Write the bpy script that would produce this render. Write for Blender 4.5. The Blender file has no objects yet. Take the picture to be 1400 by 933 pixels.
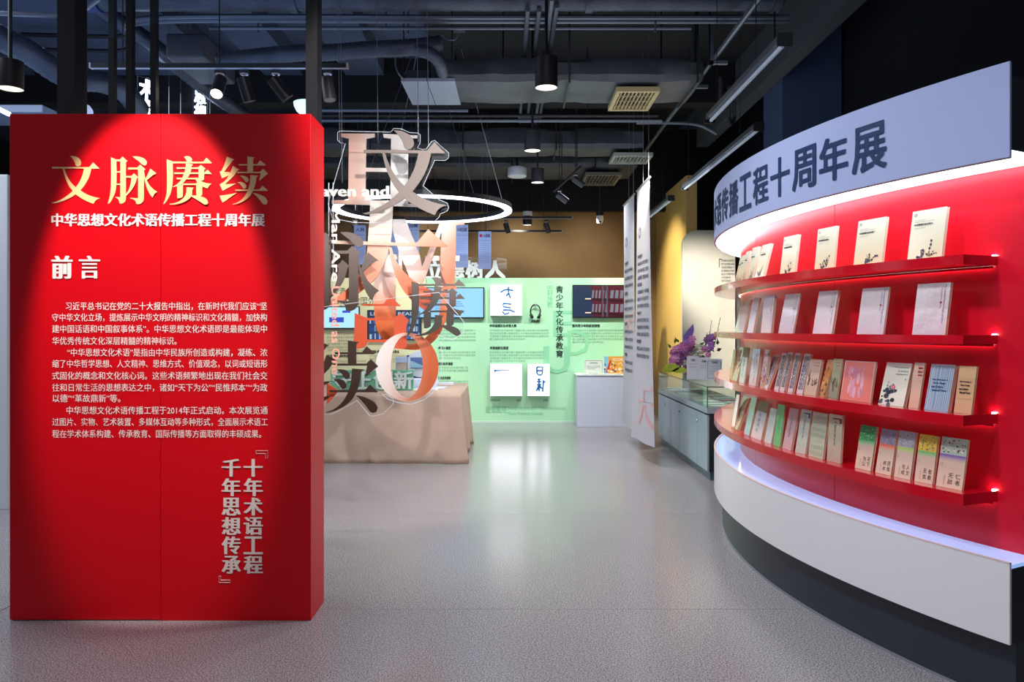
import bpy, math, random
from mathutils import Vector, Matrix
from mathutils.geometry import tessellate_polygon
PI = math.pi
SC = bpy.context.scene
COL = SC.collection
random.seed(7)
F, CX, Y0, H = 1060.0, 700.0, 449.0, 1.45      # focal length in pixels, principal point, eye height


def P(x, y, D):
    """point at depth D seen at pixel (x, y)"""
    return Vector(((x - CX) / F * D, D, H - (y - Y0) / F * D))


def lin(c):
    return tuple(((v / 255) / 12.92 if v / 255 <= .04045 else ((v / 255 + .055) / 1.055) ** 2.4) for v in c) + (1,)


# ------------------------------------------------------------------ camera, world, lights, exposure
cd = bpy.data.cameras.new('camera')
cam = bpy.data.objects.new('camera', cd)
COL.objects.link(cam)
cam.location = (0, 0, H)
cam.rotation_euler = (PI / 2, 0, 0)
cd.sensor_width = 36
cd.lens = F / 1400 * 36
cd.shift_y = -(466.5 - Y0) / 1400
cd.clip_start = .05
SC.camera = cam

w = bpy.data.worlds.new('world')
SC.world = w
w.use_nodes = True
bg = w.node_tree.nodes['Background']
bg.inputs[0].default_value = (.62, .74, 1.0, 1)
bg.inputs[1].default_value = .2

SC.view_settings.view_transform = 'Standard'
SC.view_settings.look = 'None'
SC.view_settings.exposure = 0.42
SC.view_settings.gamma = 1


def aim(o, target):
    d = Vector(target) - o.location
    o.rotation_euler = d.to_track_quat('-Z', 'Y').to_euler()


def spot(loc, tgt, power, deg, blend=.3, col=(1, 1, 1), r=.03):
    l = bpy.data.lights.new('spot_light', 'SPOT')
    l.energy = power
    l.spot_size = math.radians(deg)
    l.spot_blend = blend
    l.color = col
    l.shadow_soft_size = r
    o = bpy.data.objects.new('spot_light', l)
    COL.objects.link(o)
    o.location = loc
    aim(o, tgt)
    return o


def area(loc, tgt, power, sx, sy, col=(1, 1, 1)):
    l = bpy.data.lights.new('area_light', 'AREA')
    l.shape = 'RECTANGLE'
    l.size, l.size_y = sx, sy
    l.energy = power
    l.color = col
    o = bpy.data.objects.new('area_light', l)
    COL.objects.link(o)
    o.location = loc
    aim(o, tgt)
    return o


# soft fill added behind and above the camera, no lamp known there
area((0.3, -1.2, 3.9), (0.3, 4.5, 0.2), 28, 3.5, 1.2, (.93, .95, 1))
# unseen fill spots added along the aisle (wide beams that leave the ducts above them dark)
for X, Y, pw in ((.1, 1.9, 90), (.4, 4.2, 110), (.6, 6.2, 130), (-1.6, 6.9, 90), (.5, 8.4, 130), (1.0, 10.2, 110), (-1.2, 10.4, 90)):
    spot((X, Y, 3.5), (X, Y, 0), pw, 130, 1, (.93, .96, 1), .15)
area((-5.5, 5.0, 4.1), (-5.5, 5.0, 0), 150, 3, 4, (.8, .88, 1))  # broad fill added at far left, brightens the white partition
# unseen uplights added to lift the slab and tint it blue
area((-3.2, 6.5, 2.9), (-3.2, 6.9, 5), 26, 4, 4, (.35, .58, 1))
area((.8, 8.0, 2.95), (.8, 8.6, 5), 16, 3, 4, (.75, .87, 1))
# spot on the red panel
spot((-1.78, 2.74, 3.6), (-1.78, 3.84, 1.74), 370, 31.5, .32, (1, .93, .88), .04)
# track spot on the letters and the table
spot((.1, 2.5, 3.75), (-1.05, 5.8, 1.65), 330, 42, .4, (1, .95, .92), .03)
spot((.65, 1.4, 2.5), (-.85, 5.8, 1.85), 480, 29, .7, (1, .97, .96), .35)  # added soft fill on the letters, not a track lamp
# spot added over the glass cabinet to brighten flowers and cards
spot((1.55, 8.0, 3.3), (2.15, 8.55, .9), 75, 62, .7, (1, .97, .93), .06)
# kiosk front
spot((-.6, 2.3, 3.9), (1.9, 4.0, .7), 150, 75, .8, (.82, .88, 1), .15)
# wall washers on the back partition, warm on the ochre wall
for X in (-2.2, -.9, .4, 1.5):
    spot((X, 10.3, 3.35), (X, 11.9, 1.3), 120, 75, .9, (.96, 1, .96), .06)
for X in (-1.6, .1, 1.3):
    spot((X, 11.9, 3.1), (X, 13.2, 2.5), 38, 85, .9, (1, .9, .78), .05)
spot((.9, 11.4, 3.2), (2.45, 11.7, 1.9), 180, 80, .8, (1, .86, .55), .05)
spot((.45, 8.2, 3.3), (1.44, 8.7, 2.45), 40, 50, .7, (1, .86, .55), .04)
spot((1.2, 7.6, 3.4), (2.65, 10.6, 1.6), 750, 36, .8, (1, .95, .85), .06)


# ------------------------------------------------------------------ materials
def mat(name, col, rough=.5, metal=0, spec=.5, emit=None, es=1, coat=0, crough=.05, noise=0, nscale=8, bump=0, bscale=200,
        alpha=1, trans=0, ior=1.45, col2=None, stretch=(1, 1, 1), coords='Object'):
    m = bpy.data.materials.new(name)
    m.use_nodes = True
    nt = m.node_tree
    b = nt.nodes['Principled BSDF']
    c = lin(col)
    b.inputs['Base Color'].default_value = c
    b.inputs['Roughness'].default_value = rough
    b.inputs['Metallic'].default_value = metal
    b.inputs['Specular IOR Level'].default_value = spec
    b.inputs['IOR'].default_value = ior
    b.inputs['Coat Weight'].default_value = coat
    b.inputs['Coat Roughness'].default_value = crough
    b.inputs['Alpha'].default_value = alpha
    b.inputs['Transmission Weight'].default_value = trans
    if emit:
        b.inputs['Emission Color'].default_value = lin(emit)
        b.inputs['Emission Strength'].default_value = es
    if noise or bump:
        tc = nt.nodes.new('ShaderNodeTexCoord')
        mp = nt.nodes.new('ShaderNodeMapping')
        mp.inputs['Scale'].default_value = stretch
        nt.links.new(tc.outputs[coords], mp.inputs[0])
    if noise:
        n = nt.nodes.new('ShaderNodeTexNoise')
        n.inputs['Scale'].default_value = nscale
        n.inputs['Detail'].default_value = 6
        nt.links.new(mp.outputs[0], n.inputs['Vector'])
        r = nt.nodes.new('ShaderNodeMix')
        r.data_type = 'RGBA'
        c2 = lin(col2) if col2 else tuple(v * (1 - noise) for v in c[:3]) + (1,)
        r.inputs[6].default_value = c2
        r.inputs[7].default_value = c
        rm = nt.nodes.new('ShaderNodeMapRange')
        rm.inputs[1].default_value, rm.inputs[2].default_value = .35, .62
        nt.links.new(n.outputs[0], rm.inputs[0])
        nt.links.new(rm.outputs[0], r.inputs[0])
        nt.links.new(r.outputs[2], b.inputs['Base Color'])
    if bump:
        n = nt.nodes.new('ShaderNodeTexNoise')
        n.inputs['Scale'].default_value = bscale
        n.inputs['Detail'].default_value = 3
        nt.links.new(mp.outputs[0], n.inputs['Vector'])
        bp = nt.nodes.new('ShaderNodeBump')
        bp.inputs['Strength'].default_value = bump
        bp.inputs['Distance'].default_value = .01
        nt.links.new(n.outputs[0], bp.inputs['Height'])
        nt.links.new(bp.outputs[0], b.inputs['Normal'])
    return m


def grad(name, stops, a, b, rough=.35, metal=0, noise=.06):
    """paint that runs through colours from world point a to world point b"""
    m = mat(name, stops[0][1], rough, metal)
    nt = m.node_tree
    bs = nt.nodes['Principled BSDF']
    g = nt.nodes.new('ShaderNodeNewGeometry')
    a, b = Vector(a), Vector(b)
    d = b - a
    sub = nt.nodes.new('ShaderNodeVectorMath')
    sub.operation = 'SUBTRACT'
    sub.inputs[1].default_value = a
    dot = nt.nodes.new('ShaderNodeVectorMath')
    dot.operation = 'DOT_PRODUCT'
    dot.inputs[1].default_value = d / d.length_squared
    n = nt.nodes.new('ShaderNodeTexNoise')
    n.inputs['Scale'].default_value = 6
    n.inputs['Detail'].default_value = 5
    add = nt.nodes.new('ShaderNodeMath')
    add.operation = 'MULTIPLY_ADD'
    add.inputs[1].default_value = noise * 3
    rp = nt.nodes.new('ShaderNodeValToRGB')
    nt.links.new(g.outputs['Position'], sub.inputs[0])
    nt.links.new(sub.outputs[0], dot.inputs[0])
    nt.links.new(g.outputs['Position'], n.inputs['Vector'])
    nt.links.new(n.outputs[0], add.inputs[0])
    nt.links.new(dot.outputs['Value'], add.inputs[2])
    nt.links.new(add.outputs[0], rp.inputs[0])
    e = rp.color_ramp.elements
    e[0].position, e[0].color = stops[0][0], lin(stops[0][1])
    e[1].position, e[1].color = stops[-1][0], lin(stops[-1][1])
    for p, c in stops[1:-1]:
        k = e.new(p)
        k.color = lin(c)
    nt.links.new(rp.outputs[0], bs.inputs['Base Color'])
    return m


_mc = {}


def flat(col, rough=.6, **k):
    key = (tuple(col), rough, tuple(sorted(k.items())))
    if key not in _mc:
        _mc[key] = mat('paint_%d_%d_%d' % tuple(col), col, rough, **k)
    return _mc[key]


def clear_mat(name, tint, alpha, rough=.03):
    """clear acrylic or glass: mostly see-through, with a glossy skin"""
    m = bpy.data.materials.new(name)
    m.use_nodes = True
    nt = m.node_tree
    nt.nodes.clear()
    o = nt.nodes.new('ShaderNodeOutputMaterial')
    t = nt.nodes.new('ShaderNodeBsdfTransparent')
    t.inputs[0].default_value = tint
    g = nt.nodes.new('ShaderNodeBsdfGlossy')
    g.inputs['Roughness'].default_value = rough
    fr = nt.nodes.new('ShaderNodeFresnel')
    fr.inputs[0].default_value = 1.3
    ad = nt.nodes.new('ShaderNodeMath')
    ad.operation = 'MULTIPLY_ADD'
    ad.inputs[1].default_value = .3
    ad.inputs[2].default_value = alpha
    mx = nt.nodes.new('ShaderNodeMixShader')
    nt.links.new(fr.outputs[0], ad.inputs[0])
    nt.links.new(ad.outputs[0], mx.inputs[0])
    nt.links.new(t.outputs[0], mx.inputs[1])
    nt.links.new(g.outputs[0], mx.inputs[2])
    nt.links.new(mx.outputs[0], o.inputs[0])
    return m


# ------------------------------------------------------------------ mesh building
class MB:
    def __init__(s):
        s.v, s.f, s.m, s.mats = [], [], [], []

    def mi(s, m):
        if m is None:
            return 0
        if m not in s.mats:
            s.mats.append(m)
        return s.mats.index(m)

    def add(s, vs, fs, m=None):
        o = len(s.v)
        k = s.mi(m)
        s.v += [Vector(v) for v in vs]
        s.f += [tuple(i + o for i in f) for f in fs]
        s.m += [k] * len(fs)

    def box(s, x0, x1, y0, y1, z0, z1, m=None):
        s.add([(x0, y0, z0), (x1, y0, z0), (x1, y1, z0), (x0, y1, z0), (x0, y0, z1), (x1, y0, z1), (x1, y1, z1), (x0, y1, z1)],
              [(0, 3, 2, 1), (4, 5, 6, 7), (0, 1, 5, 4), (1, 2, 6, 5), (2, 3, 7, 6), (3, 0, 4, 7)], m)

    def tube(s, pts, r, n=10, m=None, caps=True, closed=False):
        pts = [Vector(p) for p in pts]
        N = len(pts)
        rs = r if isinstance(r, (list, tuple)) else [r] * N
        vs, fs = [], []
        up = None
        for i, p in enumerate(pts):
            if closed:
                t = (pts[(i + 1) % N] - pts[i - 1])
            else:
                t = (pts[min(i + 1, N - 1)] - pts[max(i - 1, 0)])
            t = t.normalized()
            if up is None:
                up = Vector((0, 0, 1)) if abs(t.z) < .9 else Vector((1, 0, 0))
            a = t.cross(up)
            if a.length < 1e-4:
                a = t.cross(Vector((.3, 1, .2)))
            a.normalize()
            b = a.cross(t).normalized()
            up = b
            for k in range(n):
                q = 2 * PI * k / n
                vs.append(p + (a * math.cos(q) + b * math.sin(q)) * rs[i])
        for i in range(N if closed else N - 1):
            j = (i + 1) % N
            for k in range(n):
                k2 = (k + 1) % n
                fs.append((i * n + k, i * n + k2, j * n + k2, j * n + k))
        if caps and not closed:
            fs.append(tuple(range(n))[::-1])
            fs.append(tuple((N - 1) * n + k for k in range(n)))
        s.add(vs, fs, m)

    def cyl(s, a, b, r, n=20, m=None, r2=None):
        s.tube([a, b], [r, r if r2 is None else r2], n, m)

    def lathe(s, prof, n=24, c=(0, 0, 0), m=None, mtx=None):
        vs, fs = [], []
        for (r, z) in prof:
            for k in range(n):
                q = 2 * PI * k / n
                p = Vector((r * math.cos(q), r * math.sin(q), z))
                vs.append((mtx @ p) if mtx else p + Vector(c))
        for i in range(len(prof) - 1):
            for k in range(n):
                k2 = (k + 1) % n
                fs.append((i * n + k, i * n + k2, (i + 1) * n + k2, (i + 1) * n + k))
        s.add(vs, fs, m)

    def poly(s, pts, m=None):
        """flat filled outline (3D points)"""
        pts = [Vector(p) for p in pts]
        tr = tessellate_polygon([pts])
        s.add(pts, [tuple(t) for t in tr], m)

    def prism(s, pts, d, m=None):
        """outline (3D points) with thickness vector d"""
        pts = [Vector(p) for p in pts]
        d = Vector(d)
        n = len(pts)
        tr = tessellate_polygon([pts])
        fs = [tuple(t) for t in tr] + [tuple(i + n for i in t[::-1]) for t in tr]
        fs += [(i, (i + 1) % n, (i + 1) % n + n, i + n) for i in range(n)]
        s.add(pts + [p + d for p in pts], fs, m)

    def build(s, name, m=None, parent=None, smooth=False, bevel=0, kind=None):
        off = parent_loc(parent)
        me = bpy.data.meshes.new(name)
        me.from_pydata([v - off for v in s.v], [], s.f)
        if m:
            me.materials.append(m)
        else:
            for q in s.mats:
                me.materials.append(q)
            for p, k in zip(me.polygons, s.m):
                p.material_index = k
        if smooth:
            me.shade_smooth()
            me.set_sharp_from_angle(angle=math.radians(38))
        me.update()
        o = bpy.data.objects.new(name, me)
        COL.objects.link(o)
        if parent:
            o.parent = parent
        if kind:
            o['kind'] = kind
        if bevel:
            b = o.modifiers.new('bevel', 'BEVEL')
            b.width = bevel
            b.segments = 2
            b.limit_method = 'ANGLE'
        return o


def parent_loc(o):
    off = Vector((0, 0, 0))
    while o:
        off += o.location
        o = o.parent
    return off


def thing(name, label, cat, loc=(0, 0, 0), group=None):
    o = bpy.data.objects.new(name, None)
    COL.objects.link(o)
    o.location = loc
    o['label'], o['category'] = label, cat
    if group:
        o['group'] = group
    return o


def tag(o, label, cat, group=None):
    o['label'], o['category'] = label, cat
    if group:
        o['group'] = group
    return o


def struct(o):
    o['kind'] = 'structure'
    return o


# ------------------------------------------------------------------ lettering
_tc = {}


def glyphs(s, bx=0, by=0, spacing=1):
    """outline lettering as flat triangles; bx, by thicken upright and level strokes (em units)"""
    bx = by = 0
    key = (s, bx, by, spacing)
    if key in _tc:
        return _tc[key]
    c = bpy.data.curves.new('lettering', 'FONT')
    c.body = s
    c.resolution_u = 2
    c.space_character = spacing
    o = bpy.data.objects.new('lettering', c)
    COL.objects.link(o)
    dg = bpy.context.evaluated_depsgraph_get()
    if bx:
        ay = bx / max(by, 1e-4)
        cu = o.to_curve(dg).copy()
        for sp in cu.splines:
            for b in sp.bezier_points:
                b.handle_left_type = b.handle_right_type = 'FREE'
                tri = [b.co.copy(), b.handle_left.copy(), b.handle_right.copy()]
                for t in tri:
                    t.y *= ay
                b.co, b.handle_left, b.handle_right = tri
        cu.offset = bx
        o2 = bpy.data.objects.new('lettering', cu)
        COL.objects.link(o2)
        dg = bpy.context.evaluated_depsgraph_get()
        me = bpy.data.meshes.new_from_object(o2.evaluated_get(dg))
        bpy.data.objects.remove(o2)
        bpy.data.curves.remove(cu)
    else:
        ay = 1
        me = bpy.data.meshes.new_from_object(o.evaluated_get(dg))
    vs = [(v.co.x, v.co.y / ay) for v in me.vertices]
    fs = [tuple(p.vertices) for p in me.polygons]
    bpy.data.meshes.remove(me)
    bpy.data.objects.remove(o)
    bpy.data.curves.remove(c)
    if vs:
        xs, ys = [v[0] for v in vs], [v[1] for v in vs]
        bb = (min(xs), min(ys), max(xs), max(ys))
    else:
        bb = (0, 0, 1, 1)
    _tc[key] = (vs, fs, bb)
    return _tc[key]


def fit_text(mb, s, x0, y0, x1, y1, fn, m=None, bx=0, by=0, rot=0, keep=False, spacing=1, lineh=False):
    """put the lettering in the rectangle x0..x1, y0(bottom)..y1(top); fn maps (u, v) to 3D"""
    vs, fs, bb = glyphs(s, bx, by, spacing)
    if not vs:
        return
    if lineh:                       # use the full em height so that lines keep one size
        bb = (bb[0], -.09, bb[2], .85)
    bw, bh = max(bb[2] - bb[0], 1e-3), max(bb[3] - bb[1], 1e-3)
    W, Hh = x1 - x0, y1 - y0
    if rot:
        sx, sy = Hh / bw, W / bh
    else:
        sx, sy = W / bw, Hh / bh
    if keep:
        k = min(abs(sx), abs(sy))
        sx, sy = math.copysign(k, sx), math.copysign(k, sy)
    # heavier weights: the outline laid down several times, each a hair nearer
    du, dv = bx * abs(sx), by * abs(sy)
    if rot:
        du, dv = by * abs(sy), bx * abs(sx)
    if not bx:
        offs = [(0, 0)]
    elif bx > .012:
        offs = [(-1, -.6), (-.33, .6), (.33, -.6), (1, .6), (-1, .6), (1, -.6)]
    else:
        offs = [(-1, 0), (1, 0)]
    c0 = fn((x0 + x1) / 2, (y0 + y1) / 2)
    eu, ev = (x1 - x0) * .1 or 1e-3, (y1 - y0) * .1 or 1e-3
    nrm = (fn((x0 + x1) / 2 + eu, (y0 + y1) / 2) - c0).cross(fn((x0 + x1) / 2, (y0 + y1) / 2 + ev) - c0).normalized()
    for kk, (ou, ov) in enumerate(offs):
        out = []
        for (x, y) in vs:
            a, b = (x - bb[0]) * sx, (y - bb[1]) * sy
            if rot:                     # turned to read downwards
                out.append(fn(x0 + b + ou * du, y1 - a + ov * dv) + nrm * (kk * .0003))
            else:
                out.append(fn(x0 + a + ou * du, y0 + b + ov * dv) + nrm * (kk * .0003))
        mb.add(out, fs, m)


def px_text(mb, s, x0, yt, x1, yb, D, m=None, **k):
    """lettering in the pixel rectangle, on the upright plane at depth D"""
    fit_text(mb, s, x0, -yb, x1, -yt, lambda u, v: P(u, -v, D), m, **k)


def px_column(mb, s, xc, y0, y1, sz, D, m=None, **k):
    n = len(s)
    for i, ch in enumerate(s):
        yc = y0 + (y1 - y0) * i / max(n - 1, 1)
        px_text(mb, ch, xc - sz / 2, yc - sz / 2, xc + sz / 2, yc + sz / 2, D, m, **k)


def smooth_poly(pts, sub=4, lim=38):
    n = len(pts)
    V = [Vector((p[0], p[1])) for p in pts]
    tn = []
    for i in range(n):
        a, b = V[i] - V[i - 1], V[(i + 1) % n] - V[i]
        if a.length < 1e-6 or b.length < 1e-6:
            tn.append(None)
            continue
        ang = abs(math.degrees(a.angle(b)))
        ok = ang < lim and max(a.length, b.length) / min(a.length, b.length) < 6
        tn.append((a.normalized() + b.normalized()).normalized() if ok else None)
    out = []
    for i in range(n):
        j = (i + 1) % n
        a, b = V[i], V[j]
        L = (b - a).length
        d = (b - a)
        if tn[i] is None and tn[j] is None:
            out.append((a.x, a.y))
            continue
        ta = tn[i] * L if tn[i] is not None else d
        tb = tn[j] * L if tn[j] is not None else d
        for k in range(sub):
            t = k / sub
            h = (2 * t**3 - 3 * t**2 + 1) * a + (t**3 - 2 * t**2 + t) * ta + (-2 * t**3 + 3 * t**2) * b + (t**3 - t**2) * tb
            out.append((h.x, h.y))
    return out


# brush-cut serif characters of the exhibition title, drawn stroke by stroke
GW = [  # wen
 [(352,92),(420,100),(485,125),(525,165),(538,210),(525,245),(500,263),(470,263),(448,245),(435,205),(410,160),(380,120)],
 [(70,270),(665,276),(728,200),(830,300),(70,298)],
 [(582,290),(700,290),(680,380),(640,480),(585,570),(520,650),(450,708),(360,765),(260,810),(150,845),(90,853),(60,845),(100,838),(170,812),(260,765),(345,705),(400,655),(450,595),(500,525),(540,445),(565,370)],
 [(243,296),(268,296),(290,360),(330,450),(390,535),(450,595),(530,650),(620,705),(720,745),(840,772),(790,790),(760,815),(732,862),(650,828),(550,778),(450,708),(400,655),(350,590),(300,490),(265,390)]]
GM1 = [  # flesh radical
 [(112,118),(200,155),(200,550),(185,660),(145,760),(90,850),(65,862),(62,850),(90,760),(105,660),(112,560)],
 [(195,152),(262,152),(262,182),(195,182)],
 [(250,158),(298,105),(380,182),(353,192),(353,770),(345,810),(320,840),(285,855),(248,855),(238,810),(220,780),(182,758),(190,750),(262,755),(262,182)],
 [(195,342),(265,342),(265,362),(195,362)], [(195,538),(265,538),(265,560),(195,560)]]
GM2 = [  # yong
 [(455,105),(520,102),(590,115),(650,145),(685,185),(688,215),(670,243),(645,250),(610,232),(560,185),(500,140)],
 [(385,282),(530,282),(578,235),(668,310),(640,325),(638,790),(620,830),(590,855),(550,866),(515,862),(505,820),(470,790),(418,775),(425,763),(545,770),(545,312),(385,312)],
 [(353,415),(440,415),(478,373),(548,435),(528,450),(510,510),(480,580),(430,655),(353,740),(353,705),(395,640),(425,550),(440,445),(353,443)],
 [(740,298),(845,378),(815,385),(685,485),(665,462),(700,385)],
 [(640,330),(650,400),(665,455),(690,495),(735,570),(790,625),(852,670),(815,695),(775,762),(735,710),(690,620),(660,520),(640,420)]]
GG = [  # geng
 [(105,150),(210,188),(200,215),(205,400),(195,560),(170,680),(130,770),(75,850),(48,872),(52,855),(85,770),(105,660),(108,560)],
 [(195,188),(685,188),(737,125),(825,208),(815,215),(195,215)],
 [(375,108),(430,100),(480,112),(508,145),(508,165),(495,192),(428,192),(410,150)],
 [(412,212),(530,235),(505,250),(490,330),(455,420),(400,490),(350,540),(270,575),(205,597),(202,588),(250,560),(320,495),(370,405),(400,310)],
 [(255,278),(608,278),(648,240),(725,300),(700,318),(700,470),(680,485),(640,492),(612,480),(612,305),(265,303)],
 [(215,360),(705,360),(755,315),(822,385),(225,385)],
 [(255,445),(615,445),(615,470),(268,470)],
 [(560,468),(600,468),(650,498),(720,525),(818,542),(780,570),(755,618),(672,582),(670,715),(640,740),(575,745),(575,530),(590,515)],
 [(355,537),(580,537),(580,560),(355,560)],
 [(268,560),(365,552),(363,745),(330,765),(272,773)],
 [(420,595),(535,603),(515,630),(510,700),(480,760),(420,810),(330,850),(240,870),(155,872),(150,862),(240,845),(320,810),(380,755),(412,690)],
 [(500,725),(560,728),(640,740),(710,765),(750,800),(765,840),(750,870),(715,873),(640,830),(560,780),(497,742)]]
GX1 = [  # silk radical
 [(178,108),(295,155),(270,170),(132,352),(225,355),(220,400),(98,455),(60,350),(90,335),(135,240)],
 [(272,255),(378,318),(350,330),(300,400),(230,470),(145,548),(325,537),(225,590),(108,653),(60,550),(90,535),(150,490),(205,410),(245,330)],
 [(60,730),(180,715),(335,685),(230,760),(105,843)]]
GX2 = [  # mai
 [(505,105),(622,120),(595,145),(595,352),(505,352)],
 [(362,228),(660,228),(708,165),(795,240),(790,250),(368,250)],
 [(340,350),(705,350),(755,302),(833,380),(775,425),(700,490),(695,485),(715,372),(345,372)],
 [(385,412),(440,412),(495,430),(525,465),(522,500),(500,517),(475,512),(455,480),(420,440)],
 [(345,517),(400,512),(455,530),(488,570),(485,605),(465,620),(440,618),(420,590),(385,545)],
 [(550,402),(680,412),(648,440),(635,540),(600,640),(550,730),(470,800),(370,850),(270,875),(265,868),(350,835),(430,775),(490,690),(525,600),(545,500)],
 [(305,632),(690,632),(745,572),(830,645),(825,655),(315,655)],
 [(592,688),(660,700),(740,730),(800,770),(828,820),(815,865),(780,875),(750,862),(710,810),(650,740)]]


def strokes(mb, gl, fx, fy, D, thick=0, m=None):
    """fx, fy turn drawing units into pixels"""
    for kk, st in enumerate(gl):
        pts = [P(fx(x), fy(y), D - kk * .0004) for x, y in smooth_poly(st)]
        if thick:
            mb.prism(pts, (0, thick, 0), m)
        else:
            mb.poly(pts, m)
# ================================================================== SETTING
M_floor = mat('vinyl_floor', (146, 144, 147), .21, spec=.6)
nt = M_floor.node_tree
bs = nt.nodes['Principled BSDF']
g = nt.nodes.new('ShaderNodeNewGeometry')
vo = nt.nodes.new('ShaderNodeTexVoronoi')
vo.inputs['Scale'].default_value = 95
n1 = nt.nodes.new('ShaderNodeTexNoise')
n1.inputs['Scale'].default_value = 150
n1.inputs['Detail'].default_value = 5
rp = nt.nodes.new('ShaderNodeValToRGB')
e = rp.color_ramp.elements
e[0].position, e[0].color = .36, lin((84, 80, 82))
e[1].position, e[1].color = .62, lin((174, 169, 172))
rp2 = nt.nodes.new('ShaderNodeValToRGB')
rp2.color_ramp.elements[0].position, rp2.color_ramp.elements[0].color = .06, (1, 1, 1, 1)
rp2.color_ramp.elements[1].position, rp2.color_ramp.elements[1].color = .2, (0, 0, 0, 1)
mx = nt.nodes.new('ShaderNodeMix')
mx.data_type = 'RGBA'
mx.inputs[7].default_value = lin((226, 222, 222))
sc_ = nt.nodes.new('ShaderNodeMath')
sc_.operation = 'MULTIPLY'
sc_.inputs[1].default_value = .8
nt.links.new(g.outputs['Position'], vo.inputs['Vector'])
nt.links.new(g.outputs['Position'], n1.inputs['Vector'])
nt.links.new(n1.outputs[0], rp.inputs[0])
nt.links.new(vo.outputs['Distance'], rp2.inputs[0])
nt.links.new(rp2.outputs[0], sc_.inputs[0])
nt.links.new(sc_.outputs[0], mx.inputs[0])
nt.links.new(rp.outputs[0], mx.inputs[6])
nt.links.new(mx.outputs[2], bs.inputs['Base Color'])
n2 = nt.nodes.new('ShaderNodeTexNoise')
n2.inputs['Scale'].default_value = 1.6
n2.inputs['Detail'].default_value = 4
bp = nt.nodes.new('ShaderNodeBump')
bp.inputs['Strength'].default_value = .12
bp.inputs['Distance'].default_value = .02
nt.links.new(g.outputs['Position'], n2.inputs['Vector'])
nt.links.new(n2.outputs[0], bp.inputs['Height'])
nt.links.new(bp.outputs[0], bs.inputs['Normal'])

M_black = flat((18, 19, 23), .8)
M_blackm = flat((24, 25, 29), .45)
M_ceil = mat('painted_slab', (64, 76, 100), .8, noise=.35, nscale=1.3)
M_duct = mat('foil_duct_wrap', (74, 78, 84), .5, noise=.4, nscale=3, bump=.5, bscale=7)
M_ductd = mat('grey_duct', (72, 80, 96), .42, metal=.4, noise=.4, nscale=4, bump=.4, bscale=30)
M_pipe = flat((110, 118, 130), .35, metal=.6)
M_white = flat((232, 232, 236), .4)
M_ochre = mat('ochre_wall_cloth', (164, 134, 94), .75, noise=.22, nscale=1.1)
M_navy = mat('navy_paint', (66, 88, 126), .6, noise=.2, nscale=1)
M_wire = flat((170, 175, 182), .3, metal=.8)

floor_base = MB()
floor_base.box(-8.2, 6.2, -3, 14, -.12, -.006)
fl = struct(floor_base.build('floor', flat((70, 68, 70), .8)))
ys = [-2, 0.005, 2.01, 4.0, 6.03, 8.04, 10.05, 12.06, 14]
for a, b in zip(ys[:-1], ys[1:]):
    for x0, x1 in ((-8.2, -2.62), (-2.617, 6.2)):
        s = MB()
        s.box(x0 + .0008, x1 - .0008, a + .0014, b - .0014, -.006, 0)
        s.build('vinyl_sheet', M_floor, fl)

def slab(name, x0, x1, y0, y1, z0, z1, m):
    s = MB()
    s.box(x0, x1, y0, y1, z0, z1)
    return struct(s.build(name, m))

slab('ceiling', -8.2, 6.2, -3, 14, 4.62, 4.75, M_ceil)
slab('wall_back', -8.2, 2.45, 13.2, 13.35, 0, 4.62, M_ochre)
slab('wall_left', -8.2, -8.0, -3, 13.2, 0, 4.62, M_black)
slab('wall_right', 3.42, 3.6, -3, 13.3, 0, 4.62, flat((14, 20, 34), .8))
slab('trim_1', -8, 3.42, 12.35, 12.5, 3.32, 4.62, M_black)            # dark drop beam over the back wall
slab('trim_2', 2.62, 2.78, 5.9, 11.0, 4.02, 4.62, mat('grey_bulkhead', (72, 76, 84), .7, noise=.2, nscale=1))
slab('trim_3', 2.79, 3.4, 8.0, 8.6, 0, 4.62, M_navy)
o = slab('trim_4', 2.45, 2.6, 10.9, 13.2, 0, 3.6, mat('ochre_side_cloth', (226, 190, 116), .7, noise=.12, nscale=.8))
slab('trim_5', 2.6, 3.42, 12.6, 13.2, 0, 4.62, M_black)
slab('trim_6', -8, 3.4, 2.6, 3.0, 4.28, 4.62, M_ceil)
for i, (x0, x1, y0, y1, c) in enumerate(((-5.2, -3.3, 5.0, 9.8, 0), (-2.9, -2.45, 5.0, 12.3, 0), (-1.95, -1.5, 5.0, 12.3, 0), (-8, -5.6, 5, 12.3, 0))):
    slab('trim_%d' % (7 + i), x0, x1, y0, y1, 4.42, 4.62, M_ceil)
slab('trim_11', -8, 2.6, 9.1, 9.35, 4.1, 4.62, M_black)
slab('trim_12', -.9, 2.6, 6.7, 12.3, 4.56, 4.615, M_black)

# ================================================================== ROUND BOOK KIOSK
KC = Vector((5.39, 4.803))
KR, KI, KP = 4.004, 3.812, 3.945
TE, TB = math.radians(208.3), math.radians(146)


def KX(r, th, z):
    return Vector((KC.x + r * math.cos(th), KC.y + r * math.sin(th), z))


def th_at(x, r):
    """angle where the sight line through pixel column x first meets the circle of radius r"""
    u = (x - CX) / F
    a, b, c = u * u + 1, -2 * (u * KC.x + KC.y), KC.x**2 + KC.y**2 - r * r
    D = (-b - math.sqrt(max(b * b - 4 * a * c, 0))) / (2 * a)
    return math.atan2(D - KC.y, u * D - KC.x) % (2 * PI)


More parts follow.
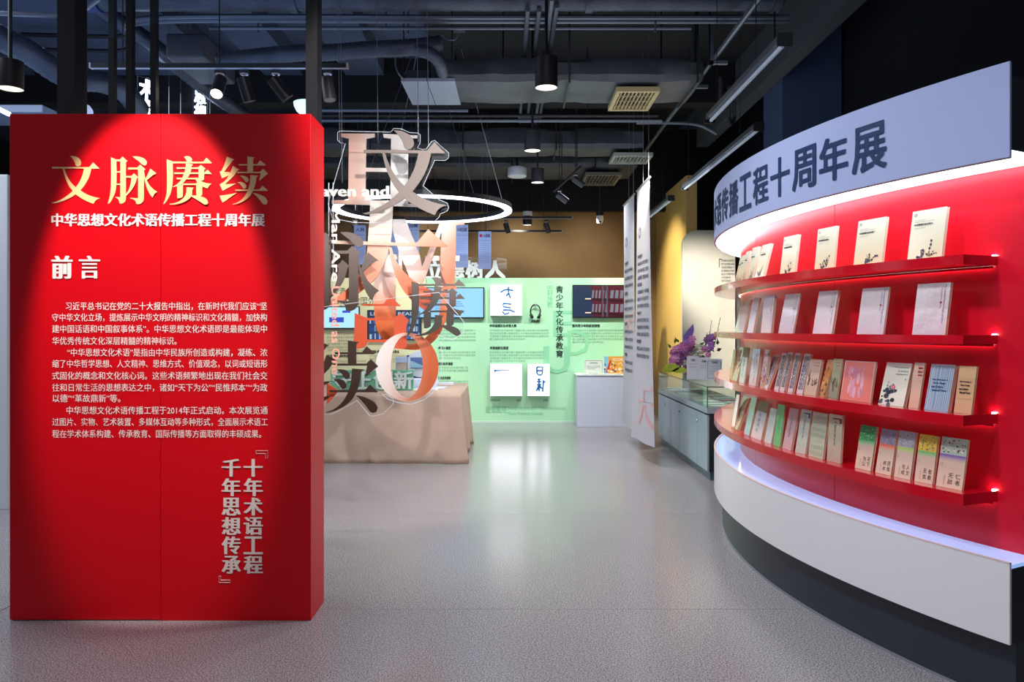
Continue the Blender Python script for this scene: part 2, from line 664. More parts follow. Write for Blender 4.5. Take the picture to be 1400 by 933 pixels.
def arc(mb, r0, r1, z0, z1, a, b, n=None, m=None):
    n = n or max(2, int(abs(b - a) / .02))
    vs, fs = [], []
    for i in range(n + 1):
        t = a + (b - a) * i / n
        vs += [KX(r0, t, z0), KX(r1, t, z0), KX(r1, t, z1), KX(r0, t, z1)]
    for i in range(n):
        for k in range(4):
            k2 = (k + 1) % 4
            fs.append((i * 4 + k, i * 4 + k2, i * 4 + 4 + k2, i * 4 + 4 + k))
    fs += [(3, 2, 1, 0), (n * 4, n * 4 + 1, n * 4 + 2, n * 4 + 3)]
    mb.add(vs, fs, m)


kiosk = thing('book_kiosk', 'tall curved red book display with four shelves, pale lettered header and white base at right', 'display stand', (2.6, 4.8, 0))
M_red = mat('red_wall_laminate', (232, 14, 44), .33, coat=.25, crough=.2, noise=.05, nscale=1)
M_shelf = mat('red_shelf_lacquer', (206, 10, 34), .2, coat=.6, crough=.06)
M_head = mat('pale_header_board', (164, 176, 214), .5)
M_base = mat('white_base_laminate', (238, 236, 236), .32, coat=.2)
M_dark = flat((44, 47, 52), .55)
M_plinth = mat('charcoal_plinth', (48, 54, 64), .35)
M_light = mat('lightbox_diffuser', (245, 248, 250), .4, emit=(232, 244, 255), es=4.4)
M_led = mat('led_strip_white', (255, 255, 255), .4, emit=(255, 236, 225), es=3)
M_led2 = mat('led_end_glow', (255, 255, 255), .4, emit=(255, 225, 205), es=45)
M_edge = flat((226, 205, 200), .3)

# curved back in panels with open joints
j1, j2 = th_at(1141, KI), th_at(1033, KI)
step = j1 - j2
cuts = [TB, j2 - step, j2, j1, j1 + step, TE]
cuts = sorted(c for c in cuts if TB <= c <= TE)
for a, b in zip(cuts[:-1], cuts[1:]):
    s = MB()
    arc(s, KI - .03, KI, .56, 2.12, a + .0006, b - .0006)
    s.build('back_panel', M_red, kiosk, smooth=True)
s = MB()
arc(s, KI - .06, KI - .031, .3, 2.4, TB, TE)
s.build('inner_wall', M_dark, kiosk, smooth=True)
# header: skin, dark carcass, lit underside
s = MB()
arc(s, KR - .012, KR, 2.093, 2.452, TB, TE)
s.build('header_board', M_head, kiosk, smooth=True)
s = MB()
arc(s, KI - .03, KR - .0125, 2.12, 2.40, TB, TE - .0006)
s.build('header_carcass', M_dark, kiosk, smooth=True)
s = MB()
arc(s, KI + .004, KR - .014, 2.096, 2.1195, TB, TE - .0003)
s.build('light_panel', M_light, kiosk, smooth=True)['label'] = 'glowing white underside of the header'
s = MB()
arc(s, KI + .0005, KI + .0035, 2.088, 2.119, TB, TE)
arc(s, KR - .0135, KR - .0125, 2.088, 2.119, TB, TE)
s.build('light_panel_trim', flat((240, 236, 215), .4), kiosk, smooth=True)
# base
s = MB()
arc(s, KR - .012, KR, .261, .566, TB, TE)
s.build('base_board', M_base, kiosk, smooth=True)
s = MB()
arc(s, KI - .03, KR - .0125, .262, .545, TB, TE - .0006)
s.build('base_carcass', M_dark, kiosk, smooth=True)
s = MB()
arc(s, KI + .001, KR - .013, .5455, .560, TB, TE)
s.build('base_ledge', mat('ledge_painted_glow', (190, 212, 250), .12, coat=.5, emit=(150, 190, 255), es=.55), kiosk, smooth=True)  # white ledge, its blue lit look put in as colour and glow
s = MB()
arc(s, KR - .0125, KR + .001, .566, .5695, TB, TE)
s.build('base_edge_trim', M_edge, kiosk, smooth=True)
s = MB()
arc(s, KP - .3, KP, 0, .261, TB, th_at(1389, KP))
s.build('plinth', M_plinth, kiosk, smooth=True)
s = MB()
arc(s, KP, KP + .003, 0, .012, TB, th_at(1389, KP))
s.build('plinth_seal', flat((130, 135, 142), .4), kiosk, smooth=True)

# shelves
SH = ((1.7025, 1.742), (1.386, 1.422), (1.063, 1.105), (.748, .7925))
tc_, tw = th_at(1317, KR), th_at(1364, KI)
for z0, z1 in SH:
    s = MB()
    n = 60
    outer = [KX(KR, TB + (tc_ - TB) * i / n, z0) for i in range(n + 1)]
    inner = [KX(KI + .001, TB + (tw - TB) * i / n, z0) for i in range(n + 1)]
    s.prism(outer + inner[::-1], (0, 0, z1 - z0))
    sh = s.build('shelf', M_shelf, kiosk, smooth=True)
    s = MB()
    arc(s, KI + .002, KI + .012, z0 - .004, z0 - .0005, TB, tw - .004)
    s.build('led_strip', M_led, sh)
    s = MB()
    arc(s, KI + .014, KI + .018, z0 - .010, z0 - .0002, TB, tw - .002)
    s.build('added_led_lip', M_shelf, sh, smooth=True)  # lip added to hide the strip and turn its light down
    s = MB()
    arc(s, KI + .003, KI + .010, z1 + .0005, z1 + .004, tw - .0045, tw - .001)
    s.build('led_strip', M_led2, sh)

# header lettering wrapped round the board
idx = {15: 1188, 14: 1139.5, 13: 1099, 12: 1066.5, 11: 1040, 10: 1019, 9: 1003}
ks = sorted(idx)
ts = [th_at(idx[k], KR) for k in ks]
mk, mt = sum(ks) / len(ks), sum(ts) / len(ts)
pitch = sum((k - mk) * (t - mt) for k, t in zip(ks, ts)) / sum((k - mk)**2 for k in ks)
cw = (th_at(1210, KR) - th_at(1165, KR))
M_ink = flat((30, 52, 92), .45)
s = MB()
for i, ch in enumerate('中华思想文化术语传播工程十周年展'):
    t0 = mt + (i - mk) * pitch
    fit_text(s, ch, t0 - cw / 2, 2.262 - .103, t0 + cw / 2, 2.262 + .103, lambda u, v: KX(KR + .0025, u, v), M_ink, bx=.026, by=.022, keep=False)
s.build('header_lettering', M_ink, kiosk)['label'] = 'dark blue bold lettering'
print('pitch', pitch * KR, 'cw', cw * KR)

# ================================================================== BOOKS ON THE KIOSK
M_pages = mat('book_pages', (226, 196, 158), .8, noise=.15, nscale=60, stretch=(1, 1, 12))
M_pagew = mat('white_book_pages', (235, 226, 205), .8, noise=.1, nscale=60, stretch=(1, 1, 12))
RF = 3.945


def hit(x, r):
    t = th_at(x, r)
    return Vector((KC.x + r * math.cos(t), KC.y + r * math.sin(t)))


INK = flat((58, 62, 74), .6)
INKL = flat((120, 118, 120), .6)


def rect(mb, x0, x1, z0, z1, c, y=-.0009):
    mb.add([(x0, y, z0), (x1, y, z0), (x1, y, z1), (x0, y, z1)], [(0, 1, 2, 3)], flat(c) if isinstance(c, tuple) else c)


def ltext(mb, s, x0, x1, z0, z1, c, y=-.0012, **k):
    fit_text(mb, s, x0, z0, x1, z1, lambda u, v: Vector((u, y, v)), flat(c) if isinstance(c, tuple) else c, **k)


def sprig(mb, x, z, w, h, rnd, c1=(52, 60, 86), c2=(150, 120, 60), y=-.0012):
    """ink-painted branch"""
    for b in range(4):
        a = rnd.uniform(.6, 2.5)
        px, pz = x, z
        L = h * rnd.uniform(.5, 1) / 4
        for k in range(4):
            a += rnd.uniform(-.5, .5)
            nx, nz = px + math.cos(a) * L * .8, pz + abs(math.sin(a)) * L
            d = .0018 * (1 - k / 5)
            mb.add([(px - d, y, pz), (px + d, y, pz), (nx + d * .6, y, nz), (nx - d * .6, y, nz)], [(0, 1, 2, 3)], flat(c1 if b % 2 else c2))
            if rnd.random() < .8:
                q = rnd.uniform(.002, .006) * w / .14
                pts = [(nx + q * math.cos(t * 1.047), y - .0001 * b, nz + q * math.sin(t * 1.047)) for t in range(6)]
                mb.add(pts, [(0, 1, 2, 3, 4, 5)], flat(c1 if rnd.random() < .7 else c2))
            px, pz = nx, nz


def cover_grad(name, c1, c2, h, gloss=.18):
    m = mat(name, c1, gloss, coat=.5, crough=.08, bump=.08, bscale=14)
    nt = m.node_tree
    tc = nt.nodes.new('ShaderNodeTexCoord')
    sp = nt.nodes.new('ShaderNodeSeparateXYZ')
    mr = nt.nodes.new('ShaderNodeMapRange')
    mr.inputs[2].default_value = h
    mi = nt.nodes.new('ShaderNodeMix')
    mi.data_type = 'RGBA'
    mi.inputs[6].default_value, mi.inputs[7].default_value = lin(c2), lin(c1)
    nt.links.new(tc.outputs['Object'], sp.inputs[0])
    nt.links.new(sp.outputs[2], mr.inputs[0])
    nt.links.new(mr.outputs[0], mi.inputs[0])
    nt.links.new(mi.outputs[2], nt.nodes['Principled BSDF'].inputs['Base Color'])
    return m


_cm = {}


def cmat(c1, c2):
    if c1 == (236, 224, 220) and (c1, c2) not in _cm:
        m = cover_grad('wrapped_cover', c1, c2, .22, .12)
        bmp = [q for q in m.node_tree.nodes if q.type == 'BUMP'][0]
        bmp.inputs['Strength'].default_value = .55
        m.node_tree.nodes['Principled BSDF'].inputs['Coat Weight'].default_value = 1
        _cm[(c1, c2)] = m
    if (c1, c2) not in _cm:
        _cm[(c1, c2)] = cover_grad('cover_card', c1, c2, .22)
    return _cm[(c1, c2)]


def swirl(mb, w, h, rnd):
    """crumpled shine of the plastic wrap is left to the gloss; only print here"""


def print_cover(st, mb, w, h, rnd, n):
    k, c1, c2 = st[0], st[1], st[2]
    if k == 'terms':
        ltext(mb, '◎', .07 * w, .16 * w, .88 * h, .94 * h, INK)
        ltext(mb, 'Key Concepts in', .1 * w, .42 * w, .79 * h, .812 * h, INK)
        ltext(mb, 'Chinese Thought and Culture ' + str(n), .1 * w, .66 * w, .755 * h, .777 * h, INK)
        ltext(mb, '中华思想文化术语 ' + str(n), .1 * w, .64 * w, .69 * h, .73 * h, INK, bx=.02, by=.02)
        ltext(mb, '外语教学与研究', .1 * w, .42 * w, .63 * h, .645 * h, INKL)
        sprig(mb, .6 * w, .06 * h, w, .34 * h, rnd)
        sprig(mb, .42 * w, .03 * h, w, .18 * h, rnd, (90, 92, 110), (60, 66, 90))
    elif k == 'wrap':
        ltext(mb, 'Key Concepts in Chinese Thought and Culture', .83 * w, .9 * w, .22 * h, .95 * h, (110, 84, 130), rot=1)
        ltext(mb, '中华思想文化术语选', .75 * w, .79 * w, .5 * h, .9 * h, (130, 120, 130), rot=1)
        ltext(mb, '●', .74 * w, .81 * w, .6 * h, .64 * h, (176, 40, 48))
    elif k == 'rows':
        for i in range(4):
            ltext(mb, ('Key Concepts in Chinese', '中华思想文化术语', 'Thought and Culture', 'Chinese Thought')[(i + n) % 4], (.22 + .2 * i) * w, (.34 + .2 * i) * w, .1 * h, .94 * h, (66, 60, 66), rot=1, bx=.02, by=.02)
    elif k == 'ink':
        ltext(mb, 'A kínai gondolkodás', .2 * w, .88 * w, .88 * h, .92 * h, (170, 70, 60))
        ltext(mb, 'és kultúra', .4 * w, .88 * w, .81 * h, .85 * h, (170, 70, 60))
        for i in range(5):
            sprig(mb, rnd.uniform(.2, .8) * w, rnd.uniform(.15, .45) * h, w, .25 * h, rnd, (70, 66, 66), (150, 90, 60))
    elif k == 'swirl':
        rect(mb, .04 * w, .96 * w, .0 * h, .97 * h, (232, 130, 118))
        for i in range(26):
            x, z, r = rnd.uniform(.2, .72) * w, rnd.uniform(.15, .85) * h, rnd.uniform(.04, .1) * w
            pts = [(x + r * math.cos(t * .785) * .6, -.0010 - .00001 * i, z + r * 1.6 * math.sin(t * .785)) for t in range(8)]
            mb.add(pts, [tuple(range(8))], flat(((226, 160, 176), (236, 178, 190), (214, 140, 160))[i % 3]))
        ltext(mb, 'Key Concepts in Chinese', .14 * w, .6 * w, .63 * h, .66 * h, (210, 90, 90))
        ltext(mb, 'Thought and Culture', .14 * w, .5 * w, .57 * h, .6 * h, (210, 90, 90))
    elif k == 'lotus':
        for i, t in enumerate(('A kínai gondolkodás', 'és kultúra', 'alapfogalmai')):
            ltext(mb, t, (.3, .52, .46)[i] * w, .93 * w, (.87 - .08 * i) * h, (.915 - .08 * i) * h, (62, 128, 120), bx=.01, by=.01)
        ltext(mb, '1', .86 * w, .89 * w, .6 * h, .64 * h, (62, 128, 120))
        for i in range(16):
            x, z, r = rnd.uniform(.06, .62) * w, rnd.uniform(.02, .36) * h, rnd.uniform(.03, .1) * w
            pts = [(x + r * math.cos(t * .785) * 1.2, -.0012 - .00001 * i, z + r * math.sin(t * .785)) for t in range(8)]
            mb.add(pts, [tuple(range(8))], flat(((40, 42, 54), (88, 90, 102), (60, 62, 76))[i % 3]))
        sprig(mb, .3 * w, .2 * h, w, .42 * h, rnd, (48, 50, 60), (48, 50, 60))
        for t in range(7):
            a = t * .9
            x, z = .47 * w + .05 * w * math.cos(a), .43 * h + .035 * h * math.sin(a)
            pts = [(x + .03 * w * math.cos(q * 1.047), -.0015 - .00001 * t, z + .022 * h * math.sin(q * 1.047)) for q in range(6)]
            mb.add(pts, [tuple(range(6))], flat(((214, 74, 112), (236, 130, 150))[t % 2]))
    elif k == 'peach':
        for i, t in enumerate(('kultúra', 'kínai', 'alapfog')):
            ltext(mb, t, .5 * w, .93 * w, (.86 - .08 * i) * h, (.91 - .08 * i) * h, (206, 60, 40), bx=.02, by=.02)
        ltext(mb, '2', .8 * w, .84 * w, .58 * h, .63 * h, (180, 80, 60))
    elif k in ('waves', 'sand'):
        if k == 'waves':
            for i in range(30):
                x = .04 * w + .92 * w * i / 30
                mb.add([(x, -.001, .03 * h), (x + .02 * w, -.001, .03 * h), (x + .03 * w + .02 * w * math.sin(i), -.001, .97 * h), (x + .01 * w + .02 * w * math.sin(i), -.001, .97 * h)], [(0, 1, 2, 3)],
                       flat(((150, 176, 204), (190, 208, 222), (126, 154, 186), (214, 224, 226))[rnd.randrange(4)]))
        else:
            rect(mb, 0, w, .72 * h, .725 * h, (200, 160, 110))
            rect(mb, .08 * w, .9 * w, .3 * h, .305 * h, (150, 110, 80))
        c = (40, 96, 150) if k == 'waves' else (60, 50, 44)
        for i in range(4):
            ltext(mb, ('Key Concepts in', 'Chinese Thought', 'and Culture', 'Selected Terms')[i], (.16 + .04 * (i % 2)) * w, (.82 - .08 * (i % 3)) * w, (.64 - .075 * i) * h, (.685 - .075 * i) * h, c, bx=.02, by=.02)
    elif k == 'spine_text':
        ltext(mb, '中华思想文化术语', .3 * w, .62 * w, .5 * h, .9 * h, c2 if isinstance(c2, tuple) else INK, rot=1)
        for i in range(5):
            rect(mb, (.2 + .1 * (i % 3)) * w, (.6 + .1 * (i % 3)) * w, (.12 + .07 * i) * h, (.15 + .07 * i) * h, st[3])
    elif k == 'plain_text':
        ltext(mb, '中华思想文化术语', .42 * w, .56 * w, .3 * h, .82 * h, INKL, rot=1)
    elif k == 'corner':
        rect(mb, .3 * w, .95 * w, .9 * h, .93 * h, st[3])
        rect(mb, .8 * w, .95 * w, .82 * h, .9 * h, st[3])
        for j, ch in enumerate('中国思想文化'):
            ltext(mb, ch, .44 * w, .56 * w, (.8 - .09 * j) * h, (.87 - .09 * j) * h, INK)
        rect(mb, .1 * w, .4 * w, .2 * h, .205 * h, (150, 150, 140))
    elif k == 'grid':
        for i in range(5):
            for j in range(7):
                rect(mb, (.08 + .18 * i) * w, (.2 + .18 * i) * w, (.06 + .13 * j) * h, (.15 + .13 * j) * h, ((200, 206, 172), (212, 214, 184), (188, 198, 168))[(i * 3 + j * 2) % 3])
                ltext(mb, '思想文化'[(i + j) % 4], (.1 + .18 * i) * w, (.18 + .18 * i) * w, (.07 + .13 * j) * h, (.14 + .13 * j) * h, (168, 180, 150), y=-.0014)
    elif k == 'photo_top':
        rect(mb, .0 * w, w, .72 * h, h, (150, 150, 110))
        for j in range(4):
            ltext(mb, '思想文化'[j], .3 * w, .55 * w, (.58 - .13 * j) * h, (.66 - .13 * j) * h, (110, 150, 130))
    elif k == 'series':
        pic, band, chars = st[3], st[4], st[5]
        rect(mb, 0, w, .66 * h, h, pic[0])
        for i in range(46):
            x, z = rnd.uniform(.02, .9) * w, rnd.uniform(.67, .95) * h
            rect(mb, x, x + rnd.uniform(.02, .09) * w, z, z + rnd.uniform(.012, .04) * h, pic[1 + i % (len(pic) - 1)], y=-.0010 - .00001 * i)
        for q in range(6):
            a = q / 6
            cc = tuple(int(band[t] * (1 - a) + c1[t] * a) for t in range(3))
            rect(mb, 0, w, (.64 - .02 * q) * h, (.66 - .02 * q) * h, cc)
        rect(mb, .04 * w, .96 * w, .628 * h, .631 * h, tuple(int(v * .8) for v in band), y=-.0013)
        ltext(mb, '○', .08 * w, .16 * w, .42 * h, .48 * h, (170, 150, 130))
        for j, ch in enumerate(chars):
            cx0 = (.7, .7, .42, .42)[j] * w
            zz = (.2, .08, .2, .08)[j] * h
            ltext(mb, ch, cx0, cx0 + .2 * w, zz, zz + .1 * h, (70, 56, 56))
        for j in range(4):
            ltext(mb, '思想文化'[j], .26 * w, .32 * w, (.2 - .045 * j) * h, (.235 - .045 * j) * h, (150, 120, 110))
    elif k == 'mosaic':
        for i in range(30):
            x, z = rnd.uniform(.02, .85) * w, rnd.uniform(.02, .9) * h
            rect(mb, x, x + .12 * w, z, z + .07 * h, st[3][i % len(st[3])], y=-.0010 - .00001 * i)


ORD = ['', 'second ', 'third ', 'fourth ', 'fifth ', 'sixth ', 'seventh ', 'eighth ', 'ninth ', 'tenth ', 'eleventh ', 'twelfth ', 'thirteenth ', 'fourteenth ', 'fifteenth ', 'sixteenth ', 'seventeenth ', 'eighteenth ']


def book(shelf, zt, xl, xr, xp, xtl, ytl, st, desc, rank, n, shelfname, group):
    a, b = hit(xl, RF), hit(xr, RF)
    w = max((b - a).length, .05)
    w = min(w, .2)
    mid = (a + b) / 2
    th = math.atan2(mid.y - KC.y, mid.x - KC.x)
    nrm, tan = Vector((math.cos(th), math.sin(th))), Vector((-math.sin(th), math.cos(th)))
    a = mid - tan * w / 2
    # pixels per metre when moving towards the wall
    D = a.y
    def px(p):
        return CX + p.x / p.y * F
    shift = (px(a - nrm * .05) - px(a)) / .05
    lean_d = (xtl - px(a)) / max(shift, 50)
    lean_d = min(max(lean_d, .012), .078)
    ztop = H - (ytl - Y0) / F * (a - nrm * lean_d).y
    h = min(max(math.hypot(ztop - zt, lean_d), .12), .245)
    lean = math.asin(min(lean_d / h, .5))
    tpx = (xp - xr)
    thick = min(max(tpx / max(shift, 60) * .8, .008), .03)
    rnd = random.Random(int(xl * 10) + n)
    t = thing('book', '%s, %sfrom the right on the %s shelf' % (desc, ORD[rank], shelfname) if rank else '%s, rightmost on the %s shelf' % (desc, shelfname), 'book',
              (a.x, a.y, zt + .0006), group)
    t.rotation_euler = (-lean, 0, math.atan2(tan.y, tan.x))
    c = MB()
    c.box(0, w, 0, .0008, 0, h)
    c.box(0, w, thick - .0008, thick, 0, h)
    c.box(-.0006, .0004, 0, thick, 0, h)
    o = c.build('cover', cmat(st[1], st[2] if isinstance(st[2], tuple) else st[1]))
    o.parent = t
    c = MB()
    c.box(.0006, w - .0015, .0012, thick - .0012, .0012, h - .0015)
    o = c.build('pages', M_pagew if st[0] in ('terms',) else M_pages)
    o.parent = t
    c = MB()
    print_cover(st, c, w, h, rnd, n)
    if c.v:
        o = c.build('cover_print')
        o.parent = t
    return t


CREAM = ((244, 242, 222), (238, 228, 182))
G1 = 'cream paperbacks on the top shelf'
top = [(1004, 1009, 1012, 1012, 353), (1008.5, 1013, 1016, 1015, 350), (1013.5, 1019, 1022, 1020, 345), (1021.5, 1030, 1034, 1029, 339.5), (1031, 1043, 1047, 1042.5, 336), (1066, 1086, 1090, 1072, 325),
       (1113.5, 1139.5, 1143, 1118.6, 314), (1166.6, 1205, 1209, 1174, 303), (1240.4, 1287, 1291.5, 1248.3, 290)]
for i, (xl, xr, xp, xt, yt) in enumerate(top):
    book(0, SH[0][1], xl, xr, xp, xt, yt, ('terms', CREAM[0], CREAM[1]), 'cream paperback with grey title and ink branch', 8 - i, i, 'top', G1)
G2 = 'plastic-wrapped pinkish paperbacks on the second shelf'
sec = [(1004, 1007, 1009, 1013.5, 413), (1007, 1016, 1019, 1017.5, 411), (1021, 1029.5, 1033, 1030, 408), (1040, 1054, 1058, 1045, 406), (1064, 1084, 1086.6, 1074, 403),
       (1111, 1137, 1141, 1120, 399), (1171.3, 1207.3, 1210, 1179.6, 395), (1247, 1292, 1296, 1255, 389)]
for i, (xl, xr, xp, xt, yt) in enumerate(sec):
    book(1, SH[1][1], xl, xr, xp, xt, yt, ('wrap', (236, 224, 220), (224, 206, 214)), 'plastic-wrapped pinkish grey paperback with sideways title', 7 - i, i, 'second', G2)
G3 = 'assorted books on the third shelf'
RW = ('rows', (236, 228, 226), (226, 206, 208))
thd = [
 (997, 1000, 1003, 1003, 478, ('none', (222, 160, 90), (222, 150, 90)), 'orange-backed book'),
 (1000, 1007, 1009, 1012, 475, ('mosaic', (226, 222, 180), (210, 180, 140), ((160, 180, 90), (220, 120, 80), (240, 236, 220))), 'green and white patterned book'),
 (1010, 1017, 1019, 1017, 475, ('photo_top', (236, 236, 232), (220, 214, 206)), 'white book with teal characters'),
 (1023.5, 1033, 1037, 1030, 477, ('mosaic', (226, 230, 226), (228, 200, 200), ((190, 206, 204), (214, 222, 214), (226, 160, 140), (240, 240, 236))), 'white and grey-green watercolour book'),
 (1039, 1045, 1050, 1046, 478, ('mosaic', (222, 196, 214), (214, 180, 140), ((90, 50, 130), (230, 190, 200), (212, 84, 50))), 'purple-spined book'),
 (1039.5, 1049, 1053.5, 1059.5, 485, RW, 'tilted white book with vertical black lettering'),
 (1059.5, 1063, 1067, 1070, 483, RW, 'narrow white book with vertical black lettering'),
 (1066, 1071.5, 1076, 1078, 482, RW, 'white book with vertical black lettering'),
 (1077, 1083, 1087, 1088, 483, RW, 'white book with close vertical black lettering'),
 (1088.6, 1097, 1101, 1100, 484, RW, 'white book with dense vertical black lettering'),
 (1099, 1115, 1119, 1108, 491, ('ink', (226, 196, 178), (214, 186, 160)), 'tan book with inked figures and red title'),
 (1120, 1126, 1131, 1132, 492, ('mosaic', (230, 150, 70), (200, 130, 80), ((60, 60, 60), (150, 140, 100), (226, 170, 90))), 'narrow orange and black book'),
 (1132, 1144, 1147, 1140, 490.6, ('ink', (196, 196, 158), (150, 150, 128)), 'olive green book with ink painting'),
 (1148, 1190, 1193, 1156, 493, ('swirl', (240, 200, 190), (232, 160, 140)), 'large coral book with pink swirls'),
 (1200.8, 1234.8, 1240, 1213, 495.7, ('lotus', (238, 232, 208), (238, 228, 206)), 'cream book with inked lotus and teal title'),
 (1243, 1254, 1257, 1251, 496, ('peach', (240, 206, 182), (232, 176, 150)), 'peach book with red title'),
 (1263.5, 1295.5, 1302, 1274, 498, ('waves', (190, 206, 220), (170, 190, 210)), 'blue watercolour book with blue title'),
 (1304, 1327.6, 1331, 1312, 500.4, ('sand', (226, 190, 140), (224, 170, 130)), 'tan book with dark title'),
]
for i, (xl, xr, xp, xt, yt, st, d) in enumerate(thd):
    book(2, SH[2][1], xl, xr, xp, xt, yt, st, d, 17 - i, i, 'third', G3)
G4 = 'assorted books on the lowest shelf'
PK = (240, 206, 182)
bot = [
 (1000, 1004, 1007, 1007, 539, ('none', (226, 180, 120), (222, 170, 110)), 'tan-backed book'),
 (1000.5, 1008, 1012, 1016.6, 541, ('mosaic', (230, 224, 190), (220, 190, 160), ((190, 200, 150), (230, 226, 200), (214, 150, 120))), 'tilted cream and green book'),
 (1017, 1024, 1028, 1027.8, 543, ('none', (186, 226, 206), (170, 190, 200)), 'mint green glossy book'),
 (1026.5, 1040, 1046, 1038, 547.5, ('photo_top', (232, 228, 222), (228, 208, 208)), 'white book with olive picture at the top'),
 (1045, 1054, 1057, 1053.5, 557.8, ('none', (214, 230, 206), (220, 220, 214)), 'short pale green glossy book'),
 (1057, 1066, 1069, 1064, 552.6, ('plain_text', (112, 212, 132), (120, 206, 130)), 'bright green book'),
 (1069.4, 1081, 1085, 1080, 557.8, ('plain_text', (216, 178, 186), (226, 180, 180)), 'dusty pink book'),
 (1087, 1100.7, 1104.5, 1096, 559.5, ('corner', (214, 224, 206), (212, 210, 190), (66, 96, 130)), 'pale green book with blue corner motif'),
 (1105, 1124.7, 1128.5, 1112, 563, ('grid', (214, 214, 190), (210, 206, 180)), 'pale olive book with faint character grid'),
 (1130.2, 1148.7, 1152, 1134, 566, ('corner', (216, 210, 178), (206, 180, 160), (130, 60, 66)), 'beige book with maroon corner motif'),
 (1168.8, 1190, 1194, 1177.5, 581, ('series', PK, PK, ((70, 150, 90), (110, 180, 120), (50, 110, 90), (170, 200, 150)), (120, 196, 130), '天下为公'), 'peach book with green landscape at the top'),
 (1196.6, 1217.5, 1221.5, 1206, 586, ('series', PK, PK, ((150, 140, 160), (120, 116, 140), (176, 160, 170)), (250, 120, 90), '民惟邦本'), 'peach book with violet picture and coral band'),
 (1222, 1244, 1248, 1230.5, 588.7, ('series', PK, PK, ((178, 172, 182), (120, 116, 126), (206, 200, 206), (150, 146, 160)), (190, 226, 110), '人文化成'), 'peach book with grey drawing and lime band'),
 (1250, 1274.6, 1278.5, 1258, 593.7, ('series', PK, PK, ((236, 196, 70), (150, 140, 120), (246, 220, 130), (110, 110, 100)), (130, 210, 120), '有教无类'), 'peach book with yellow picture and green band'),
 (1279.5, 1315, 1318, 1288.6, 597, ('series', PK, PK, ((186, 196, 176), (60, 50, 46), (206, 216, 200), (150, 100, 80), (222, 222, 200)), (140, 110, 180), '仁者无敌'), 'peach book with crowd picture and violet band'),
]
for i, (xl, xr, xp, xt, yt, st, d) in enumerate(bot):
    book(3, SH[3][1], xl, xr, xp, xt, yt, st, d, 14 - i, i, 'lowest', G4)

# ================================================================== RED TITLE PANEL
pan = thing('title_panel', 'large free-standing red panel with gold title and white introduction text', 'sign', (-1.745, 3.97, 0))
M_pan = mat('red_panel_vinyl', (206, 0, 16), .4, spec=.3, coat=.04, crough=.3, noise=.05, nscale=.8)
PD = 3.84
pl, pr = P(13, 0, PD).x, P(425, 0, PD).x
s = MB()
s.box(pl, -1.7415, PD, PD + .27, .004, 2.513)
s.build('left_half', M_pan, pan, bevel=.003)
s = MB()
s.box(-1.7405, pr, PD, PD + .27, .0, 2.513)
s.build('right_half', M_pan, pan, bevel=.003)
M_gold = flat((232, 184, 128), .4)
M_let = flat((240, 222, 216), .45)
FD = PD - .0025
s = MB()
for gl, ox in ((GW, 65), (GM1 + GM2, 142), (GG, 219), (GX1 + GX2, 295)):
    strokes(s, gl, lambda x: ox + x / 11.6625, lambda y: 205 + y / 11.6625, FD)
s.build('title_lettering', M_gold, pan)['label'] = 'large gold title characters'
s = MB()
px_text(s, '中华思想文化术语传播工程十周年展', 71, 292, 361.5, 309.5, FD, bx=.042, by=.014)
px_text(s, '前', 71.5, 350, 98, 381, FD, bx=.05, by=.012)
px_text(s, '言', 109, 350, 136, 381, FD, bx=.04, by=.006)
s.build('heading_lettering', M_let, pan)
s = MB()
rows = [(90, 365, 418.8, '习近平总书记在党的二十大报告中指出，在新时代我们应该“坚'), (71.3, 365, 434.2, '守中华文化立场，提炼展示中华文明的精神标识和文化精髓，加快构'),
        (71.3, 365, 450, '建中国话语和中国叙事体系”。中华思想文化术语即是最能体现中'), (71.3, 241.5, 466.4, '华优秀传统文化深层精髓的精神标识。'),
        (92, 365.5, 482.2, '“中华思想文化术语”是指由中华民族所创造或构建，凝练、浓'), (71.5, 365.5, 497.6, '缩了中华哲学思想、人文精神、思维方式、价值观念，以词或短语形'),
        (71.5, 365.5, 514, '式固化的概念和文化核心词。这些术语频繁地出现在我们社会交'), (71.5, 365.5, 530.2, '往和日常生活的思想表达之中，诸如“天下为公”“民惟邦本”“为政'),
        (72, 164.5, 545, '以德”“革故鼎新”等。'), (91, 366, 561.4, '中华思想文化术语传播工程于2014年正式启动。本次展览通'),
        (71.5, 366, 577.2, '过图片、实物、艺术装置、多媒体互动等多种形式，全面展示术语工'), (71.5, 357, 593.6, '程在学术体系构建、传承教育、国际传播等方面取得的丰硕成果。')]
for x0, x1, yc, t in rows:
    px_text(s, t, x0, yc - 5.6, x1, yc + 5.4, FD, lineh=True, bx=.008, by=.008)
s.build('body_lettering', M_let, pan)
s = MB()
px_column(s, '十年术语工程', 346.3, 640, 772.5, 24, FD, bx=.045, by=.01)
px_column(s, '千年思想传承', 316.2, 640, 772.5, 24, FD, bx=.045, by=.01)
for (ax, ay, pts) in ((0, 0, ((350, 616.5), (366, 616.5), (366, 626.5), (363, 626.5), (363, 620.5), (350, 620.5))), (0, 0, ((299.5, 788), (302, 788), (302, 793.5), (314.5, 793.5), (314.5, 797), (299.5, 797)))):
    q = [P(x, y, FD) for x, y in pts]
    s.tube(q + [q[0]], .0011, 4)
s.build('slogan_lettering', flat((226, 208, 200), .45), pan)
